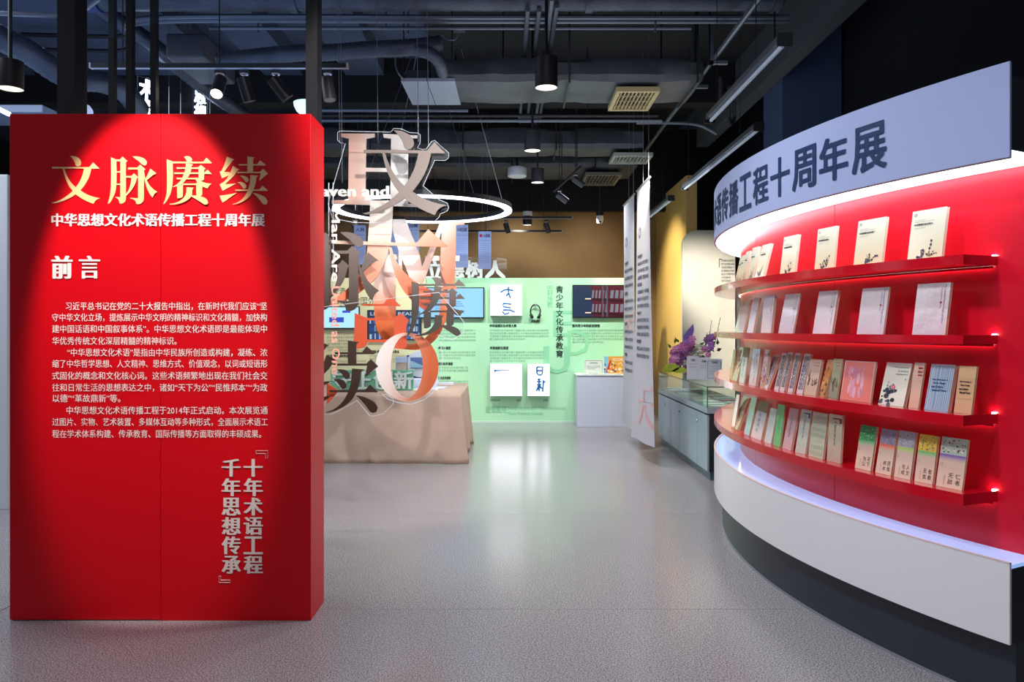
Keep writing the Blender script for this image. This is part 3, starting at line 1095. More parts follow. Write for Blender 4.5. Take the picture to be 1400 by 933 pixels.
# ================================================================== POSTS, SIDE PARTITION
for x0, x1, D, y1, lab in ((60, 85, 4.0, .12, 'thick black square post rising behind the left end of the red panel'),
                           (412, 428, 4.03, .1, 'black square post rising behind the right end of the red panel'),
                           (148, 155.5, 4.75, .04, 'thin black post, leftmost of three behind the red panel'),
                           (172, 180.5, 4.45, .04, 'thin black post, middle one of three behind the red panel'),
                           (205, 213, 4.6, .04, 'thin black post, right one of three behind the red panel')):
    a, b = P(x0, 0, D).x, P(x1, 0, D).x
    yy = D if D > 4.2 else 4.115
    s = MB()
    s.box(a, b, yy, yy + y1, 0, 4.62)
    tag(s.build('steel_post', M_blackm), lab, 'post', 'black posts behind the red panel')
s = MB()
s.box(-7.2, P(13.5, 0, 6.2).x - .02, 6.2, 6.32, 0, 2.68)
tag(s.build('white_partition', flat((214, 218, 226), .5), bevel=.004), 'white partition wall at the far left behind the red panel', 'partition')
s = MB()
a, b = P(-60, 120, 6.0), P(12, 156, 7.2)
s.tube([a, b], .022, 8, mat('tube_glow', (220, 230, 255), .4, emit=(190, 210, 255), es=3))
tag(s.build('tube_light'), 'bluish tube light at the far left edge above the white partition', 'lamp')

# ================================================================== HANGING LETTER SCULPTURE
scu = thing('letter_sculpture', 'hanging sculpture of layered brown, orange and white characters and Latin letters on clear acrylic', 'sculpture', (-.95, 5.8, 1.9))
DF, DB, DM = 5.6, 5.95, 5.78
M_bz = grad('bronze_face', [(0, (54, 42, 34)), (.4, (72, 60, 52)), (.6, (128, 116, 110)), (1, (142, 130, 124))], (0, 0, .75), (0, 0, 3.0), .42, .25, .02)


def letter(label, gl, fx, fy, D, thick, m):
    s = MB()
    strokes(s, gl, fx, fy, D, thick)
    o = s.build('character', m, scu)
    o['label'] = label
    return o


letter('beige bronze character at the top', GW, lambda u: 497 + (u - 70) * .1468, lambda v: 178 + (v - 92) * .151, DF, .02, M_bz)
letter('brown bronze character at the left', GM1 + GM2, lambda u: 465 + (u - 455) * .1335, lambda v: 317.7 + (v - 105) * .1415, DF + .06, .02, M_bz)
letter('dark bronze character at the right', GG, lambda u: 562.4 + (u - 105) * .1022, lambda v: 384.4 + (v - 150) * .1044, DF, .02, M_bz)
letter('dark bronze character at the bottom left', GX1 + GX2, lambda u: 475.5 + (u - 505) * .1255, lambda v: 466 + (v - 105) * .1286, DF, .02, M_bz)
S7 = lambda u: 440 + u / 7
T1, T2, T3 = (lambda v: 170 + v / 7), (lambda v: 290 + v / 7), (lambda v: 400 + v / 7)


def wpt(x, y, D=DB):
    return P(x, y, D)


LH = [[(182,88),(505,90),(503,120),(428,135),(258,135),(185,118)], [(258,130),(424,130),(415,735),(252,735)], [(95,727),(520,730),(600,745),(905,765),(918,790),(640,780),(470,772),(95,762)],
      [(588,92),(912,105),(912,130),(826,135),(663,135),(590,125)], [(663,130),(826,130),(822,770),(655,760)], [(412,415),(668,420),(668,455),(412,452)]]
letter('pink and white Latin H', LH, S7, T1, DB, .02, grad('h_paint', [(0, (226, 176, 160)), (.3, (234, 190, 172)), (.62, (244, 232, 228)), (1, (248, 244, 242))], wpt(470, 230), wpt(560, 230), .45))
LP = [[(462,-110),(678,-110),(675,0),(668,200),(640,370),(590,500),(510,640),(420,720),(330,790),(200,850),(45,905),(45,880),(120,830),(250,730),(330,640),(385,550),(425,430),(445,200),(460,0)]]
letter('cream and salmon sweeping stroke', LP, S7, T2, DM, .02, grad('sweep_paint', [(0, (242, 230, 220)), (.35, (240, 222, 210)), (.6, (236, 190, 168)), (1, (232, 130, 96))], wpt(520, 290), wpt(470, 410), .45, noise=.12))
LN = [[(640,340),(665,340),(700,450),(780,565),(860,640),(1040,745),(1190,790),(1090,850),(1000,955),(900,880),(800,780),(720,640),(670,500)],
      [(48,268),(650,290),(910,292),(1018,163),(1200,320),(1190,334),(650,322),(48,300)]]
letter('salmon horizontal and sweeping strokes', LN, S7, T2, DM - .03, .02, grad('salmon_paint', [(0, (240, 206, 184)), (.4, (238, 188, 164)), (.7, (232, 136, 104)), (1, (226, 108, 74))], wpt(520, 330), wpt(580, 420), .45, noise=.1))
LM = [[(560,68),(798,70),(960,530),(945,680),(850,655),(680,180),(676,68)], [(1135,90),(1182,90),(985,640),(945,690),(930,640),(945,560)], [(1135,88),(1365,90),(1362,118),(1285,126),(1272,700),(1300,740),(1140,740),(1190,700),(1140,560),(1145,170)], [(735,130),(760,130),(770,700),(735,700)]]
letter('white and orange Latin M', LM, S7, T2, DB + .1, .02, grad('m_paint', [(0, (250, 246, 244)), (.4, (246, 228, 220)), (.7, (222, 160, 134)), (1, (204, 120, 84))], wpt(555, 330), wpt(622, 380), .45))
LU = [[(400,408),(842,408),(838,458),(400,455)], [(985,418),(1318,418),(1314,470),(990,465)],
      [(505,430),(706,430),(706,1150),(730,1220),(800,1262),(880,1262),(960,1230),(1040,1150),(1100,1050),(1130,940),(1130,450),(1200,450),(1195,980),(1170,1080),(1120,1180),(1040,1265),(930,1318),(800,1315),(680,1290),(590,1230),(535,1140),(508,1040)]]
letter('white to orange Latin U', LU, S7, T2, DB + .2, .02, grad('u_paint', [(0, (250, 244, 240)), (.4, (244, 214, 198)), (.7, (232, 120, 70)), (1, (206, 96, 40))], wpt(560, 350), wpt(560, 475), .45))
oo = [(815 + 300 * math.cos(t * PI / 24), 714 + 328 * math.sin(t * PI / 24)) for t in range(48)]
ii = [(812 + 153 * math.cos(t * PI / 24), 712 + 300 * math.sin(t * PI / 24)) for t in range(48)]
s = MB()
vs = [P(S7(x), T3(y), DF + .12) for x, y in oo] + [P(S7(x), T3(y), DF + .12) for x, y in ii]
vs += [v + Vector((0, .02, 0)) for v in vs]
fs = []
for k in range(48):
    k2 = (k + 1) % 48
    fs += [(k, k2, 48 + k2, 48 + k), (96 + k, 144 + k, 144 + k2, 96 + k2), (k, 96 + k, 96 + k2, k2), (48 + k, 48 + k2, 144 + k2, 144 + k)]
s.add(vs, fs)
o = s.build('character', grad('o_paint', [(0, (250, 244, 242)), (.35, (240, 218, 210)), (.7, (216, 130, 96)), (1, (200, 92, 44))], wpt(520, 500), wpt(600, 505), .42), scu)
o['label'] = 'white to orange Latin O at the bottom'
LK = [[(315,198),(430,245),(430,480),(425,500),(395,525),(335,540),(305,530)], [(425,245),(695,245),(695,270),(425,268)], [(692,245),(755,200),(838,270),(815,300),(815,520),(790,538),(692,535)], [(425,452),(695,452),(695,478),(425,478)],
      [(385,110),(590,110),(650,35),(750,125),(745,133),(385,128)], [(46,870),(85,895),(160,940),(46,1075)]]
letter('orange-red box-shaped character', LK, S7, T3, DM - .04, .02, flat((216, 88, 54), .45))
M_ltr = flat((244, 236, 232), .4)
s = MB()
px_text(s, 'Heaven and', 409, 254.5, 531, 268.5, DF - .03, bx=.035, by=.02, lineh=False)
o = s.build('lettering', M_ltr, scu)
s = MB()
f = lambda u, v: P(u, -v, DF - .03)
fit_text(s, 'Man Are', 453.5, -385, 464.5, -286, f, rot=1, bx=.03, by=.012)
s.build('lettering', M_ltr, scu)
s = MB()
fit_text(s, 'United as One', 453.5, -512, 464.5, -392, f, rot=1, bx=.03, by=.012)
s.build('lettering', flat((236, 168, 148), .45), scu)['label'] = 'pale pink vertical lettering'
# acrylic sheets with polished edges
M_acr = clear_mat('clear_acrylic', (.97, .985, .985, 1), .02)
M_acre = flat((206, 216, 224), .15)
A1 = [S7(x) for x in ()]
o1 = [(225,185),(180,178),(150,150),(150,80),(170,65),(660,75),(690,38),(760,45),(845,80),(920,85),(942,100),(940,180),(915,225),(965,242),(1000,235),(1050,165),(1080,155),(1215,275),(1215,320),(1180,348),(1080,345),(970,590),(1120,720),(1200,755),(1215,800),(1200,830),(1130,860),(1125,885),(1080,930),(700,950),(300,940),(100,900),(60,760)]
q = [P(S7(x), T1(y), DF + .045) for x, y in o1]
s = MB()
s.prism(q, (0, .006, 0), M_acr)
sheet = s.build('acrylic_sheet', None, scu)
s = MB()
s.tube(q, .0026, 5, closed=True)
s.build('polished_edge', M_acre, sheet)
o2 = [(440, 566), (452, 567), (465, 561), (488, 548), (505, 568), (510, 569.5), (524, 566), (537, 553), (538, 546), (529, 540), (522, 539), (530, 546), (545, 551), (562, 553), (580, 547), (592, 537), (601, 518), (605, 492), (603, 470), (598, 458), (618, 465), (634, 455), (634, 440), (600, 400), (440, 420)]
q = [P(x, y, DF - .02) for x, y in o2]
s = MB()
s.prism(q, (0, .006, 0), M_acr)
sheet = s.build('acrylic_sheet', None, scu)
s = MB()
s.tube(q, .0022, 5, closed=True)
s.build('polished_edge', M_acre, sheet)
for x in (449.5, 455.5):
    s = MB()
    s.tube([P(x, 250, DF + .1), P(x, 420, DF + .1)], .004, 6)
    s.build('acrylic_rod', M_acre, scu)
for x, yb, zt in ((464.5, 195, 4.6), (517, 196, 4.6), (572, 194, 4.6), (586, 200, 4.6), (468, 250, 4.6)):
    s = MB()
    a = P(x, yb, DF + .05)
    s.tube([a, (a.x - .02, a.y, zt)], .0022, 5)
    s.build('hanging_wire', M_wire, scu)

# ================================================================== RING LIGHT
ring = thing('ring_light', 'large glowing white ring lamp hanging over the cloth-covered table', 'lamp', (-.97, 8.6, 2.74))
M_ring = mat('ring_glow', (255, 255, 255), .4, emit=(228, 238, 255), es=4)
rc, rr = Vector((-.985, 8.6, 2.745)), .945
s = MB()
n = 72
vs = []
for k in range(n):
    q = 2 * PI * k / n
    for r_, z_ in ((rr - .038, 0), (rr + .038, 0), (rr + .038, .02), (rr - .038, .02)):
        vs.append(rc + Vector((r_ * math.cos(q), r_ * math.sin(q), z_)))
fs = []
for k in range(n):
    k2 = (k + 1) % n
    for j in range(4):
        j2 = (j + 1) % 4
        fs.append((k * 4 + j, k * 4 + j2, k2 * 4 + j2, k2 * 4 + j))
s.add(vs, fs)
s.build('diffuser', M_ring, ring)
s = MB()
vs2 = [v + Vector((0, 0, .021)) for v in vs]
s.add([Vector((v.x, v.y, v.z + (.03 if i % 4 > 1 else 0))) for i, v in enumerate(vs2)], fs)
s.build('housing', M_blackm, ring)
for a in (.3, 2.2, 4.1, 5.4):
    s = MB()
    p = rc + Vector((rr * math.cos(a), rr * math.sin(a), .06))
    s.tube([p, (rc.x + .12 * math.cos(a) + .3 * (a < 1), rc.y + .1 * math.sin(a), 4.58)], .003, 5)
    s.build('hanging_wire', M_wire, ring)

# ================================================================== TABLE WITH CLOTH
tb = thing('display_table', 'long display table behind the hanging letters, covered to the floor', 'table', (-2.0, 9.0, 0))
s = MB()
s.box(-3.3, -.62, 8.35, 9.7, .70, .74)
s.build('tabletop', flat((150, 140, 130), .6), tb)
for x in (-3.2, -.72):
    for y in (8.42, 9.62):
        s = MB()
        s.box(x - .03, x + .03, y - .03, y + .03, 0, .70)
        s.build('leg', M_blackm, tb)
M_cloth = mat('brown_table_cloth', (190, 164, 146), .8, noise=.12, nscale=3, bump=.25, bscale=5)
s = MB()
per = []
x0, x1, y0, y1 = -3.36, -.555, 8.28, 9.77
for i in range(90):
    t = i / 90
    per.append((x0 + (x1 - x0) * t, y0, 0, -1, t * 2.8))
for i in range(46):
    t = i / 45
    per.append((x1, y0 + (y1 - y0) * t, 1, 0, 2.8 + t * 1.5))
NZ = 14
vs, fs = [], []
for (x, y, nx, ny, u) in per:
    cor = math.exp(-((u - 2.8) / .12)**2)
    for k in range(NZ + 1):
        d = k / NZ
        z = .757 - d * .754
        side = 1 if nx else 0
        f = d * (.012 * math.sin(u * 3.1) + .008 * math.sin(u * 9) * side * 2.5 + .05 * side + cor * .03)
        f += .02 * math.exp(-((u - 1.9) / .25)**2) * max(0, d - .85) * 6 * math.sin(u * 30)
        f += .006 * math.exp(-((d - .93) / .05)**2) * math.sin(u * 14)
        vs.append((x + nx * f, y + ny * f, max(z, .003)))
N1 = NZ + 1
for i in range(len(per) - 1):
    for k in range(NZ):
        fs.append((i * N1 + k, i * N1 + k + 1, (i + 1) * N1 + k + 1, (i + 1) * N1 + k))
s.add(vs, fs)
s.add([(x0, y0, .757), (x1, y0, .757), (x1, y1, .757), (x0, y1, .757)], [(0, 1, 2, 3)])
clo = s.build('table_cloth', M_cloth, None, smooth=True)
tag(clo, 'light brown cloth draped to the floor over the display table', 'tablecloth')
m_ = clo.modifiers.new('thickness', 'SOLIDIFY')
m_.thickness = .003

ZT = .7595
# green sign with raised characters
a, b = P(452, 0, 8.6).x, P(565, 0, 8.6).x
gs = thing('green_sign', 'green sign board with raised pale characters standing on the table', 'sign', ((a + b) / 2, 8.6, ZT))
s = MB()
s.box(a, b, 8.6, 8.64, ZT, .985)
s.build('board', flat((110, 186, 150), .5), gs, bevel=.003)
s = MB()
for i, ch in enumerate('守正创新'):
    px_text(s, ch, 455 + 28 * i, 508, 480 + 28 * i, 532, 8.585, bx=.03, by=.02)
o = s.build('raised_lettering', flat((214, 230, 226), .4), gs)
o.modifiers.new('t', 'SOLIDIFY').thickness = .012
# book stack, poster, stand, papers
bk = thing('thick_book', 'thick upright cream book beside the blue board on the table', 'book', (P(548, 0, 9.0).x, 9.0, ZT))
a, b = P(541, 0, 9.0).x, P(556, 0, 9.0).x
s = MB()
s.box(a + .01, b - .004, 8.99, 9.2, ZT, 1.05)
s.build('pages', mat('page_block', (190, 176, 160), .8, noise=.2, nscale=80, stretch=(20, 1, 1)), bk)
s = MB()
s.box(a, b, 8.98, 9.21, 1.052, 1.11)
s.box(a, a + .008, 8.98, 9.21, ZT, 1.052)
s.build('cover', flat((170, 184, 216), .4), bk)
ps = thing('blue_display_board', 'deep blue board with large white disc on the table', 'display board', (P(575, 0, 9.15).x, 9.15, ZT))
a, b = P(556, 0, 9.15).x, P(595, 0, 9.15).x
s = MB()
s.box(a, b, 9.15, 9.18, ZT, 1.13)
s.build('board', flat((36, 60, 150), .4), ps)
s = MB()
c = P(574, 498, 9.12)
s.lathe([(0, 0), (.155, 0), (.155, .02), (0, .02)], 40, m=None, mtx=Matrix.Translation(c) @ Matrix.Rotation(-PI / 2, 4, 'X'))
s.build('white_disc', flat((222, 232, 244), .4), ps)
s = MB()
q = [P(561, 489, 9.09), P(578, 489, 9.09), P(578, 504, 9.09), P(561, 504, 9.09)]
s.prism(q, (0, .01, 0), flat((80, 110, 170), .4))
q = [P(561, 493, 9.088), P(578, 500, 9.088), P(578, 503, 9.088), P(561, 503, 9.088)]
s.poly(q, flat((150, 200, 220), .4))
s.build('picture', None, ps)
st = thing('acrylic_stand', 'low white acrylic stand on the table in front of the blue board', 'stand', (P(575, 0, 8.7).x, 8.7, ZT))
a, b = P(552, 0, 8.7).x, P(600, 0, 8.7).x
s = MB()
s.box(a, b, 8.62, 8.9, ZT, ZT + .02)
s.build('base', M_white, st)
s = MB()
s.box(a + .03, b - .03, 8.75, 8.88, ZT + .021, ZT + .12)
s.build('block', flat((214, 220, 240), .25), st, bevel=.01)
for i, (xa, xb, D, hh, lab) in enumerate(((600, 624, 9.5, .022, 'small closed white booklet at the right rear corner of the table'), (600, 613, 8.9, .012, 'thin white booklet near the right edge of the table'))):
    t = thing('booklet', lab, 'booklet', (P(xa, 0, D).x, D, ZT))
    s = MB()
    s.box(P(xa, 0, D).x, P(xb, 0, D).x - .03, D - .1, D + .1, ZT, ZT + hh)
    s.build('pages', flat((228, 230, 236), .5), t)
    s = MB()
    s.box(P(xa, 0, D).x - .002, P(xb, 0, D).x - .028, D - .102, D + .102, ZT + hh + .0003, ZT + hh + .002)
    s.build('cover', flat((206, 212, 226), .4), t)

# ================================================================== BACK PARTITION
BD = 11.9
M_green = mat('green_print', (168, 224, 184), .45, noise=.08, nscale=.7, col2=(184, 234, 184))
M_cream = mat('cream_print', (226, 220, 176), .5, noise=.06, nscale=.7)
xs_, xe = P(583, 0, BD).x, P(858, 0, BD).x
gp = thing('green_exhibition_wall', 'long light green printed exhibition wall with screens at the back', 'exhibition wall', ((xs_ + xe) / 2, BD + .1, 0))
s = MB()
s.box(xs_, xe, BD, BD + .2, 0, 2.222)
s.build('board', M_green, gp, bevel=.004)
cp = thing('cream_exhibition_wall', 'cream printed exhibition wall behind the hanging letters', 'exhibition wall', (-3, BD + .1, 0))
s = MB()
s.box(-7.9, xs_ - .004, BD, BD + .2, 0, 2.222)
s.build('board', M_cream, cp, bevel=.004)
s = MB()
s.box(-7.9, xe, BD - .008, BD - .001, 0, .03)
tag(s.build('skirting_strip', flat((200, 226, 208), .3)), 'pale skirting strip along the foot of the back exhibition walls', 'skirting')
PL = BD - .004
s = MB()
G_ink, G_txt, G_f = flat((22, 52, 40), .6), flat((120, 166, 138), .6), flat((140, 208, 164), .6)
px_column(s, '青少年文化传承教育', 765, 396, 484, 9.6, PL, G_ink, bx=.022, by=.012)
for t, x0, x1, y in (('中华思想文化术语大赛', 669.5, 706, 445.6), ('术语创新化课堂', 669.5, 695, 476), ('面向青少年的原创读物', 782.5, 820, 445.6), ('术语小课堂', 599, 616, 476), ('双语有声课程', 599, 619, 497.7), ('文化系列读物', 599, 616, 517), ('术语试听', 726, 738, 439.5)):
    px_text(s, t, x0, y - 2, x1, y + 2, PL, G_ink, bx=.04, by=.04)
body = '中华思想文化术语传播工程面向青少年开展中华优秀传统文化教育活动'
for x0, ys2, x1 in ((669.5, (452, 456, 460, 464), 750), (669.5, (482, 486, 490, 494), 750), (782.5, (452, 456, 460, 464, 468), 853), (600, (452, 456.5, 461, 465.5, 482, 486, 490), 650), (600, (503, 507, 522, 526), 640)):
    for k, y in enumerate(ys2):
        xe2 = x1 if k < len(ys2) - 1 else x0 + (x1 - x0) * .6
        nn = max(6, int((xe2 - x0) / 3.1))
        tt = (body[k * 3:] + body)[:nn]
        px_text(s, tt, x0, y - 1.5, xe2, y + 1.5, PL, G_txt)
px_text(s, 'E', 757, 425, 782, 460, PL - .0, G_f, bx=.01, by=.01)
px_text(s, 'U', 744, 474, 778, 511, PL - .001, G_f, bx=.02, by=.01)
px_text(s, 'D', 776, 452, 806, 486, PL - .001, flat((140, 214, 160), .6))
px_column(s, '因材施教', 752, 395, 417, 8, PL, flat((128, 200, 152), .6))
px_text(s, '经世致用', 664, 556, 692, 564.5, PL, G_f, bx=.02, by=.02)
px_text(s, 'Study of Ancient Classics should', 694, 556, 773, 561.5, PL, G_f)
px_text(s, 'Meet Present Needs.', 694, 563, 743, 567.5, PL, G_f)
for t, x0, x1 in (('中华思想文化术语', 670, 683), ('书写展示', 706, 713), ('日新', 743, 749)):
    px_text(s, t, x0, 546, x1, 549, PL, flat((40, 100, 90), .6))
s.build('printed_lettering', None, gp)
s = MB()
C_ink, C_txt = flat((60, 56, 44), .6), flat((150, 144, 116), .6)
px_text(s, '文化交流', 440, 393, 472, 403, PL, C_ink)
px_text(s, '术语的国外', 461, 406, 513, 418, PL, C_ink)
for t, x0, x1, y in (('术语多语种传播', 447, 478, 487), ('版权输出', 505, 545, 481)):
    px_text(s, t, x0, y - 2, x1, y + 2, PL, C_ink, bx=.04, by=.04)
for x0, ys2, x1 in ((447, (457, 461.5, 466, 470.5, 475, 479, 494, 498), 500), (505, (487, 491, 495), 556)):
    for k, y in enumerate(ys2):
        nn = int((x1 - x0) / 3.1)
        px_text(s, (body[k * 3:] + body)[:nn], x0, y - 1.4, x1, y + 1.4, PL, C_txt)
s.build('printed_lettering', None, cp)


def screen(name, label, x0, y0, x1, y1, paint, cat='screen', D=BD - .06, es=1.2):
    t = thing(name, label, cat, tuple(P((x0 + x1) / 2, (y0 + y1) / 2, D)))
    a, b = P(x0, y1, D), P(x1, y0, D)
    s = MB()
    s.box(a.x, b.x, D, BD - .006, a.z, b.z)
    s.build('casing', M_blackm, t, bevel=.004)
    s = MB()
    paint(s, x0 + 1.4, y0 + 1.4, x1 - 1.4, y1 - 1.6, D - .002)
    s.build('display', None, t)
    return t


def em(c, es=1.0):
    k = ('em', c, es)
    if k not in _mc:
        _mc[k] = mat('lit_%d_%d_%d' % c, (10, 10, 12), .3, emit=c, es=es)
    return _mc[k]


def prect(s, x0, y0, x1, y1, D, m):
    s.add([P(x0, y1, D), P(x1, y1, D), P(x1, y0, D), P(x0, y0, D)], [(0, 1, 2, 3)], m)


def paint_list(s, x0, y0, x1, y1, D):
    prect(s, x0, y0, x1, y1, D, em((140, 196, 238)))
    for i in range(9):
        for j in range(3):
            if (i * 3 + j * 5) % 4:
                prect(s, x0 + 28 + j * 14, y0 + 9 + i * 3, x0 + 36 + j * 14 + (i % 3) * 2, y0 + 9.8 + i * 3, D - .002, em((60, 110, 170)))


def paint_logo(s, x0, y0, x1, y1, D):
    prect(s, x0, y0, x1, y1, D, em((168, 220, 244)))
    q = [(468, 425), (479, 424), (479, 428), (468, 428)]
    s.poly([P(x, y, D - .002) for x, y in q], em((60, 80, 190)))
    prect(s, 450, 434, 470, 441, D - .002, em((50, 70, 180)))


def paint_books(s, x0, y0, x1, y1, D):
    prect(s, x0, y0, x1, y1, D, em((34, 56, 90), .9))
    r = random.Random(3)
    px_text(s, 'LIBRARY READ', x0 + 3, y0 + 1.5, x1 - 8, y0 + 6, D - .002, em((200, 215, 225), .9))
    for row in range(3):
        x = x0 + 2
        while x < x1 - 3:
            wd = r.uniform(1.3, 3)
            prect(s, x, y0 + 9 + row * 10.5 + r.uniform(0, 3), x + wd, y0 + 17.5 + row * 10.5, D - .002, em(((120, 160, 200), (60, 100, 160), (170, 190, 200), (90, 120, 90), (40, 70, 130))[r.randrange(5)], .9))
            x += wd + r.uniform(.3, 1.5)


def paint_shelf(s, x0, y0, x1, y1, D):
    prect(s, x0, y0, x1, y1, D, em((30, 48, 76), .9))
    q = [(808, y0), (x1, y0), (x1, y1), (812, y1)]
    s.poly([P(x, y, D - .001) for x, y in q], em((84, 20, 34), .9))
    for (ya, xa) in ((409, 800), (428, 800)):
        s.poly([P(x, y, D - .002) for x, y in ((xa, ya), (812, ya - 2), (x1, ya + 2), (x1, ya + 5), (812, ya + 2), (xa, ya + 1.5))], em((50, 10, 22), .9))
        prect(s, xa, ya - 1, xa + 8, ya + .5, D - .003, em((240, 220, 190), 1))
        for i in range(9):
            xx = 809 + i * 4.6 + max(0, i - 4) * 2
            s.poly([P(x, y, D - .003) for x, y in ((xx, ya - 1), (xx + 2.5 + (i > 4) * 2, ya - 1), (xx + 3.5 + (i > 4) * 2, ya - 12), (xx + 1, ya - 12))], em((120, 120, 130), .9))
    for xx in (823, 829):
        prect(s, xx, y0, xx + 2.2, y1, D - .004, em((96, 98, 110), .6))
    px_text(s, '·', x0 + 2, y0 + 2, x0 + 3, y0 + 3, D - .002, em((100, 100, 110)))


screen('wall_screen', 'flat screen with pale blue picture left of the white light box', 565, 393, 662, 435.5, paint_list)
screen('wall_screen', 'flat screen showing red bookshelves at the right of the green wall', 783, 389.5, 857, 435, paint_shelf)
screen('wall_screen', 'flat screen with pale blue picture at left behind the hanging letters', 420, 419, 491.5, 450, paint_logo)
screen('wall_screen', 'flat screen showing library shelves behind the orange letters', 502, 424, 576, 465, paint_books)
M_lbox = mat('light_box_face', (250, 250, 250), .4, emit=(246, 250, 255), es=1.5)


def light_box(label, x0, y0, x1, y1, fn):
    D = BD - .1
    t = thing('light_box', label, 'light box', tuple(P((x0 + x1) / 2, (y0 + y1) / 2, D)), 'white light boxes on the green wall')
    a, b = P(x0, y1, D), P(x1, y0, D)
    s = MB()
    s.box(a.x, b.x, D, BD - .005, a.z, b.z)
    s.build('casing', flat((214, 220, 220), .4), t)
    s = MB()
    s.box(a.x + .006, b.x - .006, D - .004, D - .0005, a.z + .006, b.z - .006)
    s.build('glowing_face', M_lbox, t)
    s = MB()
    fn(s, D - .006)
    s.build('ink_drawing', flat((44, 112, 170), .5), t)


def lines(s, segs, D, r=.014):
    for sg in segs:
        s.tube([P(x, y, D) for x, y in sg], r, 4)


light_box('square white light box with two blue ancient characters, upper one on the green wall', 670.5, 390, 714, 432,
          lambda s, D: lines(s, [[(684, 400), (690, 396.5), (695, 396), (702, 397.5)], [(695, 392), (695.5, 401)], [(695.5, 401), (692, 405)], [(695.5, 401), (698, 408)], [(688, 415), (699, 416), (697.5, 421), (688, 419.5), (688, 415)], [(687, 426), (690, 430), (695, 428.5), (697, 424), (687.5, 424)], [(697, 424), (704, 427)]], D))
light_box('square white light box with a blue brush line, lower left on the green wall', 670, 498, 714, 542,
          lambda s, D: (s.poly([P(x, y, D) for x, y in ((675, 505.5), (679, 506), (697, 506), (697, 507), (679, 508), (675.5, 509.5))]), lines(s, [[(704, 508), (706, 508.6)]], D, .003)))
light_box('narrow white light box with two blue seal characters, lower right on the green wall', 721, 498, 751.5, 542,
          lambda s, D: lines(s, [[(734, 502), (742, 502), (741.5, 511), (739, 513), (736, 512.5), (734, 510), (734, 502)], [(734, 507), (742, 507)], [(735, 519), (739, 518.5)], [(737, 518), (737, 535)], [(734, 522), (740, 522)], [(734, 526), (740, 526)], [(737, 526), (733.5, 535)], [(737, 526), (740.5, 532)], [(743, 520), (742, 536)], [(743, 523), (746, 522)]], D))
hp = thing('headphones', 'dark headphones hanging on the green wall beside the light box', 'headphones', tuple(P(732, 428, BD - .05)))
s = MB()
c = P(732, 426, BD - .06)
s.tube([c + Vector((.075 * math.cos(a), 0, .105 * math.sin(a))) for a in [(-.5 + k * .26) for k in range(17)]], .010, 8)
s.build('headband', M_blackm, hp, smooth=True)
for sx in (-1, 1):
    s = MB()
    p = c + Vector((sx * .058, 0, -.075))
    s.tube([p + Vector((-.02 * sx, 0, .01)), p + Vector((.02 * sx, 0, -.01))], .035, 14)
    s.build('ear_cup', M_blackm, hp, smooth=True)
s = MB()
s.tube([c + Vector((0, .05, .1)), c + Vector((0, -.02, .1))], .012, 8)
s.build('hook', M_wire, hp)

# raised white characters above the wall, on a clear strip
rl = thing('raised_characters', 'large white raised characters standing on top of the green wall', 'sign', tuple(P(638, 380, BD + .05)))
for i, (ch, x0, x1) in enumerate((('立', 583, 606), ('德', 609, 634), ('树', 637, 660.5), ('人', 664, 690))):
    s = MB()
    px_text(s, ch, x0, 356.5, x1, 380.5, BD + .03, bx=.04, by=.035)
    o = s.build('character', flat((240, 240, 238), .4), rl)
    o.modifiers.new('t', 'SOLIDIFY').thickness = .03
s = MB()
a, b = P(575, 387, BD - .02), P(693, 352, BD - .02)
s.box(a.x, b.x, BD - .02, BD - .014, a.z, b.z)
s.build('acrylic_sheet', M_acr, rl)

# white plinth with open books
wp = thing('white_plinth', 'white box plinth in front of the right end of the green wall', 'plinth', (1.4, 11.4, 0))
a, b = P(790, 0, 11.05).x + .02, P(880, 0, 11.05).x
s = MB()
s.box(a, b, 11.38, 11.88, 0, .752)
s.build('body', flat((206, 212, 228), .45), wp, bevel=.004)
s = MB()
s.box(a - .01, b + .01, 11.37, 11.885, .753, .765)
s.build('top', flat((226, 234, 236), .35), wp)
cb = thing('certificate_card', 'small framed white certificate on the white plinth', 'card', tuple(P(812, 510, 11.5)))
q0, q1 = P(798.5, 511, 11.5), P(825, 492, 11.5)
s = MB()
s.box(q0.x, q1.x, 11.5, 11.51, .766, q1.z)
s.build('card', flat((226, 236, 226), .4), cb)
s = MB()
for (u0, u1, v0, v1) in ((.05, .95, .05, .07), (.05, .95, .93, .95), (.05, .065, .05, .95), (.935, .95, .05, .95), (.3, .7, .75, .8), (.15, .85, .55, .57), (.15, .85, .45, .47), (.15, .6, .35, .37)):
    W_, H_ = q1.x - q0.x, q1.z - .766
    s.add([(q0.x + W_ * u0, 11.498, .766 + H_ * v0), (q0.x + W_ * u1, 11.498, .766 + H_ * v0), (q0.x + W_ * u1, 11.498, .766 + H_ * v1), (q0.x + W_ * u0, 11.498, .766 + H_ * v1)], [(0, 1, 2, 3)], flat((150, 140, 120), .6))
s.build('card_print', None, cb)
ob = thing('picture_book', 'orange and white picture book propped on the white plinth', 'book', tuple(P(840, 510, 11.6)))
s = MB()
s.box(P(826, 0, 11.55).x, P(860, 0, 11.55).x, 11.58, 11.6, .766, .766 + .26)
s.build('pages', M_pagew, ob)
s = MB()
D = 11.578
prect(s, 826, 487.5, 860, 511, D, flat((238, 170, 60), .4))
prect(s, 826, 487.5, 832, 511, D - .001, flat((140, 196, 222), .4))
s.poly([P(x, y, D - .002) for x, y in ((828, 509), (834, 492), (836, 494), (831, 510))], flat((206, 60, 50), .4))
r_ = random.Random(5)
